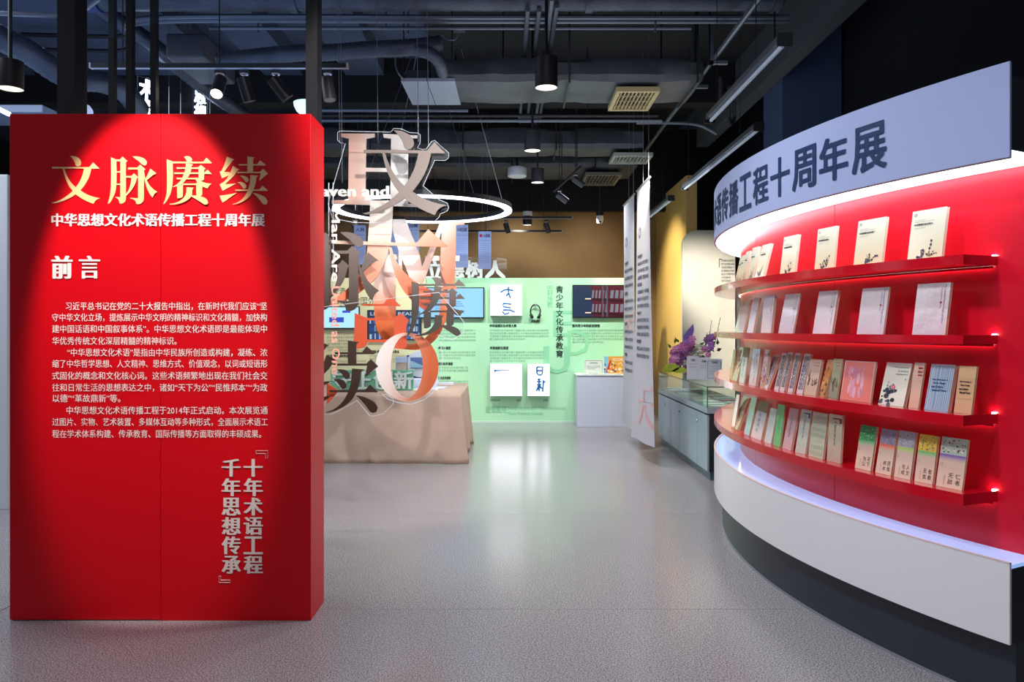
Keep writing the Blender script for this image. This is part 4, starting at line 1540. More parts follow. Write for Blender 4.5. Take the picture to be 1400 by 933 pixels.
for i in range(40):
    x, y = r_.uniform(827, 858), r_.uniform(496, 509)
    q = [P(x + r_.uniform(.6, 2) * math.cos(t), y + 1.2 * math.sin(t), D - .003 - i * .0001) for t in (0, 1, 2, 3, 4, 5)]
    s.poly(q, flat(((240, 236, 220), (230, 120, 90), (60, 60, 120), (244, 220, 170))[i % 4], .5))
px_text(s, 'BOOK', 838, 490, 852, 494, D - .004, flat((250, 246, 236), .5))
s.build('cover_print', None, ob)
for i in range(5):
    s = MB()
    x0_ = 796 + i * 11
    a = P(x0_, 0, 11.42).x
    s.box(a, a + .10, 11.40, 11.47, .766, .782 - .003 * (i % 2))
    t = tag(s.build('booklet', flat(((226, 230, 214), (214, 222, 206), (232, 226, 206))[i % 3], .5), bevel=.002), 'flat pale booklet on the white plinth, %sfrom the left' % (ORD[i] or 'first '), 'booklet', 'pale booklets lying along the plinth front')

# ================================================================== BANNERS
M_ban = mat('banner_fabric', (190, 188, 196), .8, bump=.1, bscale=3)
M_bant = flat((112, 112, 126), .7)
for (xa, xb, lab) in ((853, 867, 'white hanging text banner nearer the back wall'), (871, 888, 'white hanging text banner nearer the camera, with large pale red character')):
    X0_, D0, D1 = 1.44, 1.44 * F / (xa - CX), 1.44 * F / (xb - CX)
    L = D0 - D1
    bn = thing('hanging_banner', lab, 'banner', (X0_, (D0 + D1) / 2, 3.0))
    nu, nv = 14, 30
    zt, zb = 3.02, .20 if xa > 860 else .235
    tw0, tw1 = (-.07, .045) if xa > 860 else (-.02, .0)

    def bf(u, v):
        """u 0 far .. 1 near, v 0 bottom .. 1 top"""
        dx = (1 - v) ** 1.5 * (tw0 + (tw1 - tw0) * u) + (1 - v) * .015 * math.sin(u * 7 + v * 3)
        return Vector((X0_ + dx, D0 - L * u + (1 - v) * .02 * math.sin(v * 4), zb + (zt - zb) * v))
    s = MB()
    vs = [bf(i / nu, j / nv) for i in range(nu + 1) for j in range(nv + 1)]
    fs = [(i * (nv + 1) + j, (i + 1) * (nv + 1) + j, (i + 1) * (nv + 1) + j + 1, i * (nv + 1) + j + 1) for i in range(nu) for j in range(nv)]
    s.add(vs, fs)
    o = s.build('fabric', M_ban, bn, smooth=True)
    s = MB()
    fn = lambda u, v: bf(u, v) + Vector((-.004, 0, 0))
    near = xa > 860
    fit_text(s, '◎', .18, .80, .4, .845, fn, M_bant)
    for k in range(15):
        v = .72 - k * (.028 if near else .034)
        fit_text(s, (body[k * 2:] + body)[:9 if k % 4 else 5], .16, v, .86 if k % 4 else .5, v + .015, fn, M_bant if k % 4 else flat((100, 90, 100), .7), bx=.02, by=.02)
    s.build('banner_lettering', None, bn)
    s = MB()
    if near:
        fit_text(s, '天', .3, .06, 1.0, .22, fn, flat((224, 160, 164), .7))
    else:
        fit_text(s, '天', .3, .42, .95, .5, fn, flat((232, 180, 160), .7))
    s.build('banner_emblem', None, bn)['label'] = 'large pale red character'
    s = MB()
    s.tube([(X0_, D0 + .02, zt + .01), (X0_, D1 - .02, zt + .01)], .012, 8)
    s.build('top_rod', M_wire, bn)
    for y in (D0 - .42, D1 + .05):
        s = MB()
        s.tube([(X0_, y, zt + .02), (X0_, y, 4.6)], .002, 5)
        s.build('hanging_wire', M_wire, bn)
s = MB()
s.tube([(1.49, 4.6, 3.25), (1.46, 8.0, 3.06)], .006, 6)

# ================================================================== DISPLAY CABINET WITH GLASS TOP
M_cab = mat('steel_grey_laminate', (150, 172, 184), .3, spec=.6, coat=.3)
cab = thing('display_cabinet', 'long grey-blue display cabinet with glass top along the right wall', 'cabinet', (2.15, 8.57, 0))
X0_, X1_, Y0_, Y1_ = 1.85, 2.43, 7.34, 9.8
s = MB()
s.box(X0_ + .04, X1_, Y0_ + .06, Y1_, 0, .087)
s.build('plinth', flat((96, 116, 128), .4), cab)
s = MB()
s.box(X0_ + .02, X1_, Y0_, Y1_, .088, .635)
s.build('body', flat((34, 38, 44), .4), cab)
for i in range(6):
    a = Y0_ + .006 + i * .41
    s = MB()
    s.box(X0_, X0_ + .019, a, a + .404, .09, .622)
    d = s.build('door', M_cab, cab, bevel=.0015)
    if i % 2 == 0:
        s = MB()
        s.lathe([(0, 0), (.012, 0), (.014, .01), (.009, .016), (0, .018)], 12, mtx=Matrix.Translation((X0_, a + .385, .53)) @ Matrix.Rotation(-PI / 2, 4, 'Y'))
        s.build('knob', flat((220, 224, 228), .2, metal=1), d, smooth=True)
s = MB()
s.box(X0_ - .004, X1_, Y0_ - .004, Y1_, .640, .692)
s.build('worktop', flat((156, 170, 180), .3), cab, bevel=.002)
M_glass = clear_mat('case_glass', (.90, .98, .95, 1), .05)
for (a, b, c, d, e_, f_) in ((X0_, X0_ + .008, Y0_, Y1_, .693, .885), (X0_, X1_, Y0_, Y0_ + .008, .693, .885), (X0_, X1_, Y0_, Y1_, .886, .894)):
    s = MB()
    s.box(a, b, c, d, e_, f_)
    s.build('glass_pane', M_glass, cab)
s = MB()
for q in (((X0_, Y0_, .693), (X0_, Y0_, .893)), ((X0_, Y0_, .893), (X0_, Y1_, .893)), ((X0_, Y0_, .893), (X1_, Y0_, .893))):
    s.tube(q, .0045, 5, flat((30, 60, 56), .2))
s.build('glass_edge', None, cab)
for i in range(12):
    a = Y0_ + .08 + i * .195
    for j in range(2):
        s = MB()
        x_ = X0_ + .06 + j * .26
        s.box(x_, x_ + .2, a, a + .15, .693, .699 + .005 * ((i + j) % 3))
        tag(s.build('booklet', flat(((226, 214, 206), (206, 220, 214), (236, 232, 226), (190, 160, 150))[(i * 2 + j) % 4], .5)), 'booklet in the glass case, %s row, %sfrom its near end' % (('front', 'rear')[j], ORD[i] or 'first '), 'booklet', 'booklets inside the glass-topped cabinet')

# flowers and cards on the glass
fl_ = thing('flower_arrangement', 'arrangement of purple, pink and white flowers on the glass cabinet', 'flowers', (2.15, 8.95, .8955))
s = MB()
s.lathe([(.0, 0), (.12, 0), (.15, .09), (.14, .1), (.0, .1)], 18, c=(2.15, 8.95, .8955))
s.build('basket', flat((120, 90, 60), .8), fl_, smooth=True)
rnd = random.Random(11)
DFL = 8.95
M_leaf = mat('leaf_green', (78, 110, 52), .5, noise=.3, nscale=20)
M_leaf2 = mat('lime_leaf', (186, 206, 70), .45, noise=.2, nscale=20)


def blossom(px_, py_, r, m, lab=None):
    c = P(px_, py_, DFL + rnd.uniform(-.12, .12))
    s = MB()
    for ring_, (nn, rr_, tilt) in enumerate(((1, 0, 0), (5, .45, .5), (8, .8, .9))):
        for k in range(nn):
            a = 2 * PI * k / nn + ring_ * .4
            d = Vector((math.cos(a), -.9 if nn == 1 else -.6 + .3 * ring_, math.sin(a)))
            ctr = c + Vector((math.cos(a) * r * rr_, -r * (.6 - .25 * ring_), math.sin(a) * r * rr_))
            t = Vector((-math.sin(a), 0, math.cos(a))) * r * .42
            u = (Vector((math.cos(a), -.5, math.sin(a)))).normalized() * r * .45
            if nn == 1:
                t, u = Vector((r * .4, 0, 0)), Vector((0, 0, r * .4))
            bulge = Vector((0, -r * .25, 0))
            s.add([ctr - t, ctr - u * .6 - t * .5, ctr - u * .6 + t * .5, ctr + t, ctr + u + t * .4, ctr + u - t * .4, ctr + bulge],
                  [(0, 1, 6), (1, 2, 6), (2, 3, 6), (3, 4, 6), (4, 5, 6), (5, 0, 6)])
    o = s.build('blossom', m, fl_, smooth=False)
    o.modifiers.new('t', 'SOLIDIFY').thickness = .003
    if lab:
        o['label'] = lab


M_purp, M_pink, M_mag = flat((184, 128, 206), .6), flat((222, 150, 200), .6), flat((204, 116, 184), .6)
for i in range(44):
    a = rnd.random()
    x = 919 + 26 * a + rnd.uniform(-3, 3)
    y = 492 - 26 * a + rnd.uniform(-9, 11)
    blossom(x, y, rnd.uniform(.026, .04), (M_purp, M_pink, M_mag)[i % 3])
for x, y in ((969, 462), (972, 470), (966, 465), (974, 461), (971, 476)):
    blossom(x, y, .035, M_purp)
for x, y in ((953, 482), (956, 478), (950, 485)):
    blossom(x, y, .055, flat((226, 222, 204), .6), 'white rose')
for x, y in ((940, 510), (937, 503), (963, 478), (968, 485)):
    blossom(x, y, .03, M_pink)
s = MB()
q = [(937, 475), (935, 460), (940, 452), (948, 443), (949, 452), (946, 462), (944, 475)]
s.prism([P(x, y, DFL + .02) for x, y in q], (0, .01, 0))
s.build('iris_petal', flat((126, 106, 190), .5), fl_)['label'] = 'tall violet paper petal'
for k in range(34):
    c = P(rnd.uniform(916, 985), rnd.uniform(468, 512), DFL + .06 + rnd.uniform(0, .1))
    a = rnd.uniform(0, PI)
    L, W_ = rnd.uniform(.05, .1), rnd.uniform(.012, .025)
    d, t = Vector((math.cos(a), rnd.uniform(-.3, .3), math.sin(a))) * L, Vector((-math.sin(a), 0, math.cos(a))) * W_
    s = MB()
    s.add([c, c + d * .4 + t, c + d, c + d * .4 - t, c + d * .4 + Vector((0, -.008, 0))], [(0, 1, 4), (1, 2, 4), (2, 3, 4), (3, 0, 4)])
    s.build('leaf', M_leaf, fl_)
for (pts) in (((905, 508), (912, 499), (922, 497), (930, 503), (922, 508), (912, 509)), ((918, 508), (926, 503), (936, 504), (942, 508), (934, 510), (925, 510))):
    s = MB()
    s.prism([P(x, y, DFL - .12) for x, y in smooth_poly(pts)], (0, .012, .004))
    s.build('leaf', M_leaf2, fl_)['label'] = 'broad lime leaf'
for (xa, ya, xb, yb) in ((966, 490, 973, 438), (975, 480, 985, 434), (962, 480, 967, 455)):
    s = MB()
    p0, p1 = P(xa, ya, DFL), P(xb, yb, DFL)
    s.tube([p0, p1], .003, 5, M_leaf)
    for k in range(22):
        t = k / 22
        c = p0.lerp(p1, t) + Vector((rnd.uniform(-.02, .02), rnd.uniform(-.02, .02), 0)) * (1.4 - t)
        r = .010 * (1.3 - t)
        s.lathe([(0, -r), (r, 0), (0, r)], 5, c=c, m=(flat((110, 140, 90), .6) if t > .45 else flat((96, 96, 160), .6)))
    s.build('flower_spike', None, fl_)
for i, (x0_, x1_, yt, D, lab, seal) in enumerate(((939, 955, 487, 8.42, 'white information card, leftmost of three in front of the flowers', 1), (953, 971, 489, 8.36, 'white information card, middle of three in front of the flowers', 1), (966, 987, 491, 8.3, 'white card with grey border, rightmost of three in front of the flowers', 0))):
    a, b = P(x0_, 0, D).x, P(x1_, 0, D).x
    zt_ = P(0, yt, D).z
    t = thing('information_card', lab, 'card', ((a + b) / 2, D, .895))
    s = MB()
    s.box(a, b, D, D + .006, .895, zt_)
    s.build('card', flat((226, 228, 238), .35), t)
    s = MB()
    Wd, Hd = b - a, zt_ - .895
    fz = lambda u, v: Vector((a + Wd * u, D - .002, .895 + Hd * v))
    fit_text(s, '术语库' if seal else '中华术语', .35, .78, .7, .88, fz, flat((110, 110, 124), .6), bx=.03, by=.03)
    for k in range(4 if not seal else 2):
        fit_text(s, '中华思想文化术语', .2, .62 - k * .12, .82, .67 - k * .12, fz, flat((150, 152, 166), .6))
    if not seal:
        for q in (((.08, .08), (.92, .08)), ((.92, .08), (.92, .92)), ((.92, .92), (.08, .92)), ((.08, .92), (.08, .08))):
            s.tube([fz(*q[0]), fz(*q[1])], .002, 4, flat((120, 124, 134), .5))
    s.build('card_print', None, t)

# cream panel with a rounded corner behind the cabinet
cpn = thing('cream_panel', 'cream panel with rounded top corner and small text behind the flowers', 'panel', (2.8, 10.6, 0))
xa, D = P(933, 0, 10.6).x, 10.6
zt_ = P(0, 315, D).z
q = [(xa, D, 0)] + [(xa + .2 - .2 * math.cos(t * PI / 16), D, zt_ - .2 + .2 * math.sin(t * PI / 16)) for t in range(9)] + [(3.05, D, zt_), (3.05, D, 0)]
s = MB()
s.prism(q, (0, .08, 0))
s.build('board', mat('cream_panel_paint', (222, 216, 200), .5, noise=.05), cpn, bevel=.004)
s = MB()
px_text(s, '「', 983, 354, 987, 366, D - .003, flat((90, 90, 92), .6))
for k in range(7):
    px_text(s, (body[k * 3:] + body)[:12 if k < 5 else 6], 986, 355 + k * 4.6, 1006 if k < 5 else 999, 358.2 + k * 4.6, D - .003, flat((140, 138, 134), .6), bx=.02, by=.02)
s.build('panel_lettering', None, cpn)
s = MB()
s.box(3.06, 3.41, 10.4, 10.7, 0, 2.05)
tag(s.build('dark_cabinet', flat((30, 34, 40), .3)), 'dark cabinet at the right edge of the cream panel', 'cabinet')

# ================================================================== HANGING NEWS CARDS
M_card = flat((178, 202, 250), .5)
for i, (x0_, y0_, x1_, y1_, D, ttl, lab) in enumerate(((484, 308, 500, 362, 10.0, '人民', 'pale blue hanging card at left behind the hanging letters'),
        (505, 299, 550, 364, 10.3, '日报', 'wide pale blue hanging card between the H and the M'),
        (558, 303, 573, 352, 10.1, '日报', 'pale blue hanging card behind the M, left of its orange stem'),
        (623, 307.5, 640, 366, 9.9, '人民日报', 'pale blue hanging card just right of the orange stem'),
        (654, 316.5, 671.5, 368, 10.0, '人民网', 'pale blue hanging card with red round emblem, rightmost of the cards'))):
    a, b = P(x0_, y1_, D), P(x1_, y0_, D)
    t = thing('hanging_card', lab, 'card', ((a.x + b.x) / 2, D, b.z), 'pale blue cards hanging over the table')
    s = MB()
    s.box(a.x, b.x, D, D + .006, a.z, b.z)
    s.build('card', M_card, t)
    s = MB()
    Wd, Hd = b.x - a.x, b.z - a.z
    fz = lambda u, v: Vector((a.x + Wd * u, D - .002, a.z + Hd * v))
    fit_text(s, ttl, .38 if i == 4 else .15, .84, .9, .93, fz, flat((60, 70, 130), .6), bx=.02, by=.02)
    if i == 4:
        fit_text(s, '●', .08, .84, .32, .93, fz, flat((190, 50, 90), .6))
    fit_text(s, '中华思想文化术语传播工程', .1, .74, .9, .765, fz, flat((90, 110, 180), .6))
    for k in range(11):
        fit_text(s, (body[k * 2:] + body)[:14], .14, .66 - k * .05, .88, .68 - k * .05, fz, flat((112, 134, 196), .6))
    s.build('card_print', None, t)
    for u in (.3, .7):
        s = MB()
        p = fz(u, 1)
        s.tube([p, (p.x, p.y, 4.58)], .0018, 4)
        s.build('hanging_wire', M_wire, t)
# ================================================================== CEILING SERVICES
def run(pts, r, n=12, ridges=0, amp=.06):
    """polyline smoothed into a pipe; ridges give spiral duct rings"""
    V = [Vector(p) for p in pts]
    out = []
    for i in range(len(V) - 1):
        p0, p1, p2, p3 = V[max(i - 1, 0)], V[i], V[i + 1], V[min(i + 2, len(V) - 1)]
        K = 10 if len(V) > 2 else (ridges or 2)
        if len(V) > 2 and ridges:
            K = ridges
        for k in range(K):
            t = k / K
            out.append(.5 * ((2 * p1) + (p2 - p0) * t + (2 * p0 - 5 * p1 + 4 * p2 - p3) * t * t + (-p0 + 3 * p1 - 3 * p2 + p3) * t**3))
    out.append(V[-1])
    rs = [r * (1 + (amp * (1 if i % 2 else -1) if ridges else 0)) for i in range(len(out))]
    s = MB()
    s.tube(out, rs, n)
    return s


t = thing('round_duct', 'large round grey duct running across the top of the picture', 'duct', (-.6, 6.3, 4.1))
s = run([(P(138, 0, 6.3).x, 6.3, 4.17), (P(1062, 0, 6.3).x, 6.3, 4.17)], .135, 20, 120, .012)
s.build('duct_tube', M_ductd, t, smooth=True)
for x in (402, 805, 1060):
    s = MB()
    a = P(x, 0, 6.3).x
    s.cyl((a - .03, 6.3, 4.17), (a + .03, 6.3, 4.17), .15, 20)
    s.build('clamp_band', M_ductd, t, smooth=True)
s = MB()
s.cyl((P(120, 0, 6.3).x, 6.3, 4.17), (P(137, 0, 6.3).x, 6.3, 4.17), .15, 20)
s.build('end_collar', flat((44, 56, 110), .5), t, smooth=True)  # blue light on the collar is painted in as its colour
for y, D, r, x0, x1, lab in ((23.5, 6.55, .022, 214, 1078, 'upper thin grey pipe below the large round duct'), (29, 6.62, .022, 214, 1078, 'middle thin grey pipe below the large round duct'), (38.5, 6.75, .016, 300, 945, 'lowest thin grey pipe below the large round duct')):
    p = P(0, y, D)
    s = run([(P(x0, 0, D).x - (.25 if x0 == 214 else 0), D, p.z - (.1 if x0 == 214 else 0)), (P(x0 + 14, 0, D).x, D, p.z), (P((x0 + x1) / 2, 0, D).x, D, p.z), (P(x1, 0, D).x, D, p.z)], r, 8)
    tag(s.build('ceiling_pipe', M_pipe, None, smooth=True), lab, 'pipe', 'thin pipes across the ceiling')
s = run([P(-40, 16, 5.6), P(40, 20, 5.6), P(100, 19, 5.6), P(135, -2, 5.6)], .018, 8)
tag(s.build('ceiling_pipe', M_pipe, None, smooth=True), 'thin dark conduit at the top left corner bending upwards', 'pipe', 'thin pipes across the ceiling')
for y, lab in ((49, 'upper thin dark pipe behind the left posts'), (69, 'lower thin dark pipe behind the left posts')):
    s = run([P(30, y - 2, 7.6), P(100, y, 7.6), P(168, y, 7.6), P(178, y - 14, 7.6)], .022, 8)
    tag(s.build('ceiling_pipe', M_blackm, None, smooth=True), lab, 'pipe', 'thin pipes across the ceiling')
# rectangular wrapped ducts
for y0, y1, zt, zb, x0, x1, lab in ((7.0, 7.74, 3.88, 3.7, 604, 962, 'nearest of three wide grey wrapped ducts across the ceiling'), (9.62, 10.15, 3.92, 3.7, 380, 880, 'middle of three wide grey wrapped ducts across the ceiling'), (10.75, 11.7, 3.84, 3.7, 360, 872, 'farthest of three wide grey wrapped ducts across the ceiling')):
    a, b = P(x0, 0, y0).x, P(x1, 0, y0).x
    t = thing('wrapped_duct', lab, 'duct', ((a + b) / 2, (y0 + y1) / 2, zb), 'wide wrapped ducts')
    xx = a
    k = 0
    while xx < b - .05:
        x2 = min(xx + 1.15, b)
        s = MB()
        rr_ = random.Random(k + int(y0 * 10))
        N = 10
        vs, fs = [], []
        for i in range(N + 1):
            u = i / N
            bl = .03 * math.sin(PI * u)
            X = xx + (x2 - xx) * u
            ring_ = [(y0 - bl * .6, zb + .04), (y0 + .03, zb - bl * .5), ((y0 + y1) / 2, zb - bl), (y1 - .03, zb - bl * .5), (y1 + bl * .6, zb + .04), (y1, zt - .03), (y1 - .04, zt + bl), (y0 + .04, zt + bl), (y0, zt - .03)]
            vs += [(X, p + rr_.uniform(-.006, .006), q + rr_.uniform(-.006, .006)) for p, q in ring_]
        M_ = 9
        for i in range(N):
            for j in range(M_):
                j2 = (j + 1) % M_
                fs.append((i * M_ + j, i * M_ + j2, (i + 1) * M_ + j2, (i + 1) * M_ + j))
        fs += [tuple(range(M_)), tuple(N * M_ + j for j in range(M_))[::-1]]
        s.add(vs, fs)
        s.build('duct_section', M_duct, t, smooth=True)
        if xx > a:
            s = MB()
            s.box(xx - .008, xx + .008, y0 - .035, y1 + .035, zb - .045, zb - .03)
            s.box(xx - .008, xx + .008, y0 - .045, y0 - .033, zb - .045, 4.55)
            s.build('hanger_strap', M_blackm, t)
        xx = x2
        k += 1


def vent(label, x0, x1, y0, y1, z, m, lit):
    t = thing('air_grille', label, 'air vent', ((x0 + x1) / 2, (y0 + y1) / 2, z), 'air grilles under the ducts')
    s = MB()
    w_ = .04
    s.box(x0, x1, y0, y0 + w_, z - .05, z)
    s.box(x0, x1, y1 - w_, y1, z - .05, z)
    s.box(x0, x0 + w_, y0 + w_, y1 - w_, z - .05, z)
    s.box(x1 - w_, x1, y0 + w_, y1 - w_, z - .05, z)
    s.build('frame', m, t, bevel=.006)
    s = MB()
    s.box(x0 + w_, x1 - w_, y0 + w_, y1 - w_, z - .008, z - .002)
    s.build('back_plate', M_black, t)
    n_ = 9
    for i in range(n_):
        xx = x0 + w_ + (x1 - x0 - 2 * w_) * (i + .5) / n_
        s = MB()
        s.box(xx - .006, xx + .006, y0 + w_, y1 - w_, z - .04, z - .015)
        s.build('slat', m, t)
    s = MB()
    for j in range(1, 4):
        yy = y0 + (y1 - y0) * j / 4
        s.box(x0 + w_, x1 - w_, yy - .005, yy + .005, z - .045, z - .041)
    s.build('cross_bars', m, t)


M_vent = flat((176, 160, 116), .45)
vent('cream metal air grille under the nearest wide duct', P(842, 0, 7.1).x, P(902, 0, 7.1).x, 7.06, 7.7, 3.655, M_vent, 1)
vent('narrow silver air grille under the middle wide duct', P(838, 0, 9.7).x, P(892, 0, 9.7).x, 9.64, 10.12, 3.64, flat((170, 176, 164), .4), 1)
vent('dusty air grille under the farthest wide duct', P(800, 0, 10.9).x, P(850, 0, 10.9).x, 10.85, 11.65, 3.64, flat((120, 112, 100), .5), 1)
# cassette
t = thing('ceiling_cassette', 'square pale air unit panel hanging left of the nearest wide duct', 'air unit', (-.75, 7.3, 3.7))
q = [P(548, 110.5, 7.0), P(621, 110.5, 7.0), P(630, 142.5, 7.72), P(564, 143, 7.72)]
z_ = 3.68
q = [(P(548, 0, 7.0).x, 7.0, z_), (P(622, 0, 7.0).x, 7.0, z_), (P(630, 0, 7.74).x, 7.74, z_), (P(564, 0, 7.74).x, 7.74, z_)]
qm = [Vector(q[0]).lerp(Vector(q[1]), .48), Vector(q[3]).lerp(Vector(q[2]), .48)]
for side in (0, 1):
    s = MB()
    if side == 0:
        pp = [Vector(q[0]), qm[0] - Vector((.003, 0, 0)), qm[1] - Vector((.003, 0, 0)), Vector(q[3])]
    else:
        pp = [qm[0] + Vector((.003, 0, 0)), Vector(q[1]), Vector(q[2]), qm[1] + Vector((.003, 0, 0))]
    s.prism(pp, (0, 0, .03))
    s.build('panel', flat((150, 158, 172), .5), t)
s = MB()
s.box(P(590, 0, 7.1).x, P(622, 0, 7.1).x, 7.05, 7.6, 3.72, 4.0)
s.box(P(556, 0, 7.1).x, P(588, 0, 7.1).x, 7.05, 7.6, 3.72, 3.8)
s.build('casing', flat((52, 56, 62), .6), t)
for (x, y) in ((552, 7.05), (618, 7.05)):
    s = MB()
    s.tube([(P(x, 0, y).x, y, 3.7), (P(x, 0, y).x, y, 4.6)], .006, 6)
    s.build('hanger_rod', M_blackm, t)
# flexible ducts
s = run([P(298, 84, 6.6), P(340, 79, 6.6), P(400, 73, 6.6), P(450, 72, 6.6), P(500, 68, 6.6), P(560, 65, 6.6), P(602, 60, 6.7)], .07, 14, 14, .035)
tag(s.build('flexible_duct', M_ductd, None, smooth=True), 'flexible grey duct running level above the track spotlights', 'duct', 'flexible ducts')
s = run([P(560, 66, 6.6), P(585, 72, 6.6), P(600, 84, 6.7), P(606, 100, 6.9)], .055, 12, 8, .03)
tag(s.build('flexible_duct', M_ductd, None, smooth=True), 'short flexible duct bending down to the square air unit', 'duct', 'flexible ducts')
s = run([P(-60, 20, 5.2), P(0, 52, 5.4), P(40, 72, 5.6), P(90, 104, 5.9), P(140, 112, 6.2), P(170, 125, 6.5), P(190, 150, 6.9)], .088, 14, 12, .035)
tag(s.build('flexible_duct', M_ductd, None, smooth=True), 'thick flexible duct sloping down at the far left behind the posts', 'duct', 'flexible ducts')
s = run([P(120, 0, 7.0), P(160, 28, 7.2), P(205, 58, 7.5), P(260, 105, 8.1), P(300, 135, 8.6), P(345, 165, 9.2)], .078, 14, 14, .035)
tag(s.build('flexible_duct', M_ductd, None, smooth=True), 'flexible duct sloping down to the right between the neon signs', 'duct', 'flexible ducts')
s = MB()
a = P(226, 45, 7.0)
s.box(a.x, a.x + .35, 7.0, 7.8, a.z - .22, a.z)
tag(s.build('duct_box', flat((66, 70, 80), .5), bevel=.02), 'dark boxy duct end behind the three thin posts', 'duct')
s = MB()
s.box(P(-70, 0, 7.6).x, P(58, 0, 7.6).x, 7.6, 8.1, P(0, 154, 7.6).z, P(0, 143, 7.6).z)
tag(s.build('pale_duct', flat((120, 132, 156), .6), bevel=.01), 'flat pale duct just above the left end of the red panel', 'duct')
# cables looping over the cassette
s = run([P(553, 53, 6.9), P(565, 58, 6.9), P(578, 70, 6.9), P(590, 73, 6.9), P(600, 62, 6.9), P(604, 48, 6.9), P(612, 54, 6.9), P(622, 54, 6.9), P(628, 44, 6.9), P(628, 36, 6.9)], .008, 6)
tag(s.build('hanging_cable', M_pipe, None, smooth=True), 'grey cable looping down above the square air unit', 'cable')
s = MB()
a = P(620, 42, 6.8)
s.box(a.x, a.x + .1, 6.8, 6.86, a.z, a.z + .03)
tag(s.build('junction_box', M_pipe, bevel=.003), 'small pale junction box on the ceiling pipes above the cable loop', 'junction box')
s = run([P(541, 72, 6.9), P(541, 90, 6.9), P(546, 102, 6.9), P(552, 108, 6.95)], .008, 6)
tag(s.build('hanging_cable', M_pipe, None, smooth=True), 'grey cable dropping at the left corner of the square air unit', 'cable')
# conduits running away from the camera
for X, z, y0, y1, lab in ((.126, 4.0, 6.2, 9.6, 'leftmost grey conduit running away above the pendant lamps'), (.22, 4.02, 6.25, 9.6, 'second grey conduit from the left running away above the pendant lamps'), (.31, 4.0, 6.0, 11.6, 'third grey conduit from the left running away above the pendant lamps'), (.36, 4.03, 6.2, 11.6, 'rightmost grey conduit running away above the pendant lamps')):
    s = MB()
    s.tube([(X, y0, z), (X - .03, y1, z)], .019, 8)
    tag(s.build('conduit', M_pipe, None, smooth=True), lab, 'pipe', 'conduits above the pendant lamps')
for X, Yd, lab in ((.15, 7.25, 'nearer conduit bracket'), (.16, 9.2, 'farther conduit bracket')):
    s = MB()
    s.box(X - .08, X + .1, Yd, Yd + .05, 3.95, 3.98)
    s.box(X - .06, X + .08, Yd, Yd + .04, 3.9, 3.95)
    tag(s.build('conduit_bracket', M_pipe), lab + ' under the grey conduits', 'bracket')
s = MB()
s.tube([(1.835, 5.7, 3.9), (1.835, 11.2, 3.9)], .024, 8)
tag(s.build('conduit', M_pipe, None, smooth=True), 'long diagonal grey pipe running away at the right of the ceiling', 'pipe')
for Yd in (7.0, 7.7):
    s = MB()
    s.box(1.79, 1.95, Yd, Yd + .04, 3.84, 3.87)
    s.box(1.79, 1.82, Yd, Yd + .04, 3.84, 4.6)
    tag(s.build('pipe_bracket', M_pipe), ('nearer' if Yd < 7.5 else 'farther') + ' bracket holding the long diagonal pipe', 'bracket')
for y, D, x0, x1, lab in ((165, 8.8, 380, 905, 'thin grey pipe across the ceiling in front of the middle wide duct'), (151, 8.5, 440, 640, 'short thin grey pipe above the top of the hanging letters'), (158, 8.6, 440, 900, 'dark pipe across the ceiling behind the pendant lamps')):
    p = P(0, y, D)
    s = MB()
    s.tube([(P(x0, 0, D).x, D, p.z), (P(x1, 0, D).x, D, p.z)], .02, 8)
    tag(s.build('ceiling_pipe', M_pipe if y != 158 else M_blackm, None, smooth=True), lab, 'pipe', 'thin pipes across the ceiling')
s = run([P(985, 106, 6.6), P(985, 140, 6.6)], .018, 8)
tag(s.build('ceiling_pipe', M_blackm, None, smooth=True), 'short dark pipe drop between the long diagonal pipe and the tube lights', 'pipe')
s = run([P(997, 118, 6.8), P(997, 160, 6.8), P(1000, 168, 6.8), P(1004, 160, 6.8), P(1004, 140, 6.8)], .016, 8)
tag(s.build('ceiling_pipe', M_blackm, None, smooth=True), 'dark hooked pipe hanging beside the nearer tube light', 'pipe')
s = run([P(870, 168, 9.2), P(920, 168, 9.2), P(955, 171, 9.2), P(980, 183, 9.2)], .02, 8)
tag(s.build('ceiling_pipe', M_pipe, None, smooth=True), 'bent grey pipe behind the long diagonal pipe', 'pipe')
rods = [(260, 18, 6.9), (353, 16, 6.9), (528, 24, 6.9), (558, 28, 6.9), (896, 30, 6.6), (1059, 0, 6.3), (803, 0, 8.6), (688, 40, 7.4), (904, 40, 7.4), (951, 40, 7.4), (970, 40, 7.0), (436, 12, 6.6)]
for i, (x, y, D) in enumerate(rods):
    yb = {260: 40, 353: 45, 528: 40, 558: 46, 896: 44, 1059: 62, 803: 147, 688: 105, 904: 112, 951: 112, 970: 90, 436: 86}[x]
    p = P(x, yb, D)
    s = MB()
    s.tube([p, (p.x, p.y, 4.6)], .008, 6)
    tag(s.build('threaded_rod', M_pipe if i < 5 else M_blackm), 'thin threaded rod hanging from the ceiling slab, %s' % ('%sof twelve from the left' % (ORD[sorted(rods).index((x, y, D))] or 'first ')), 'rod', 'threaded rods hanging from the ceiling')

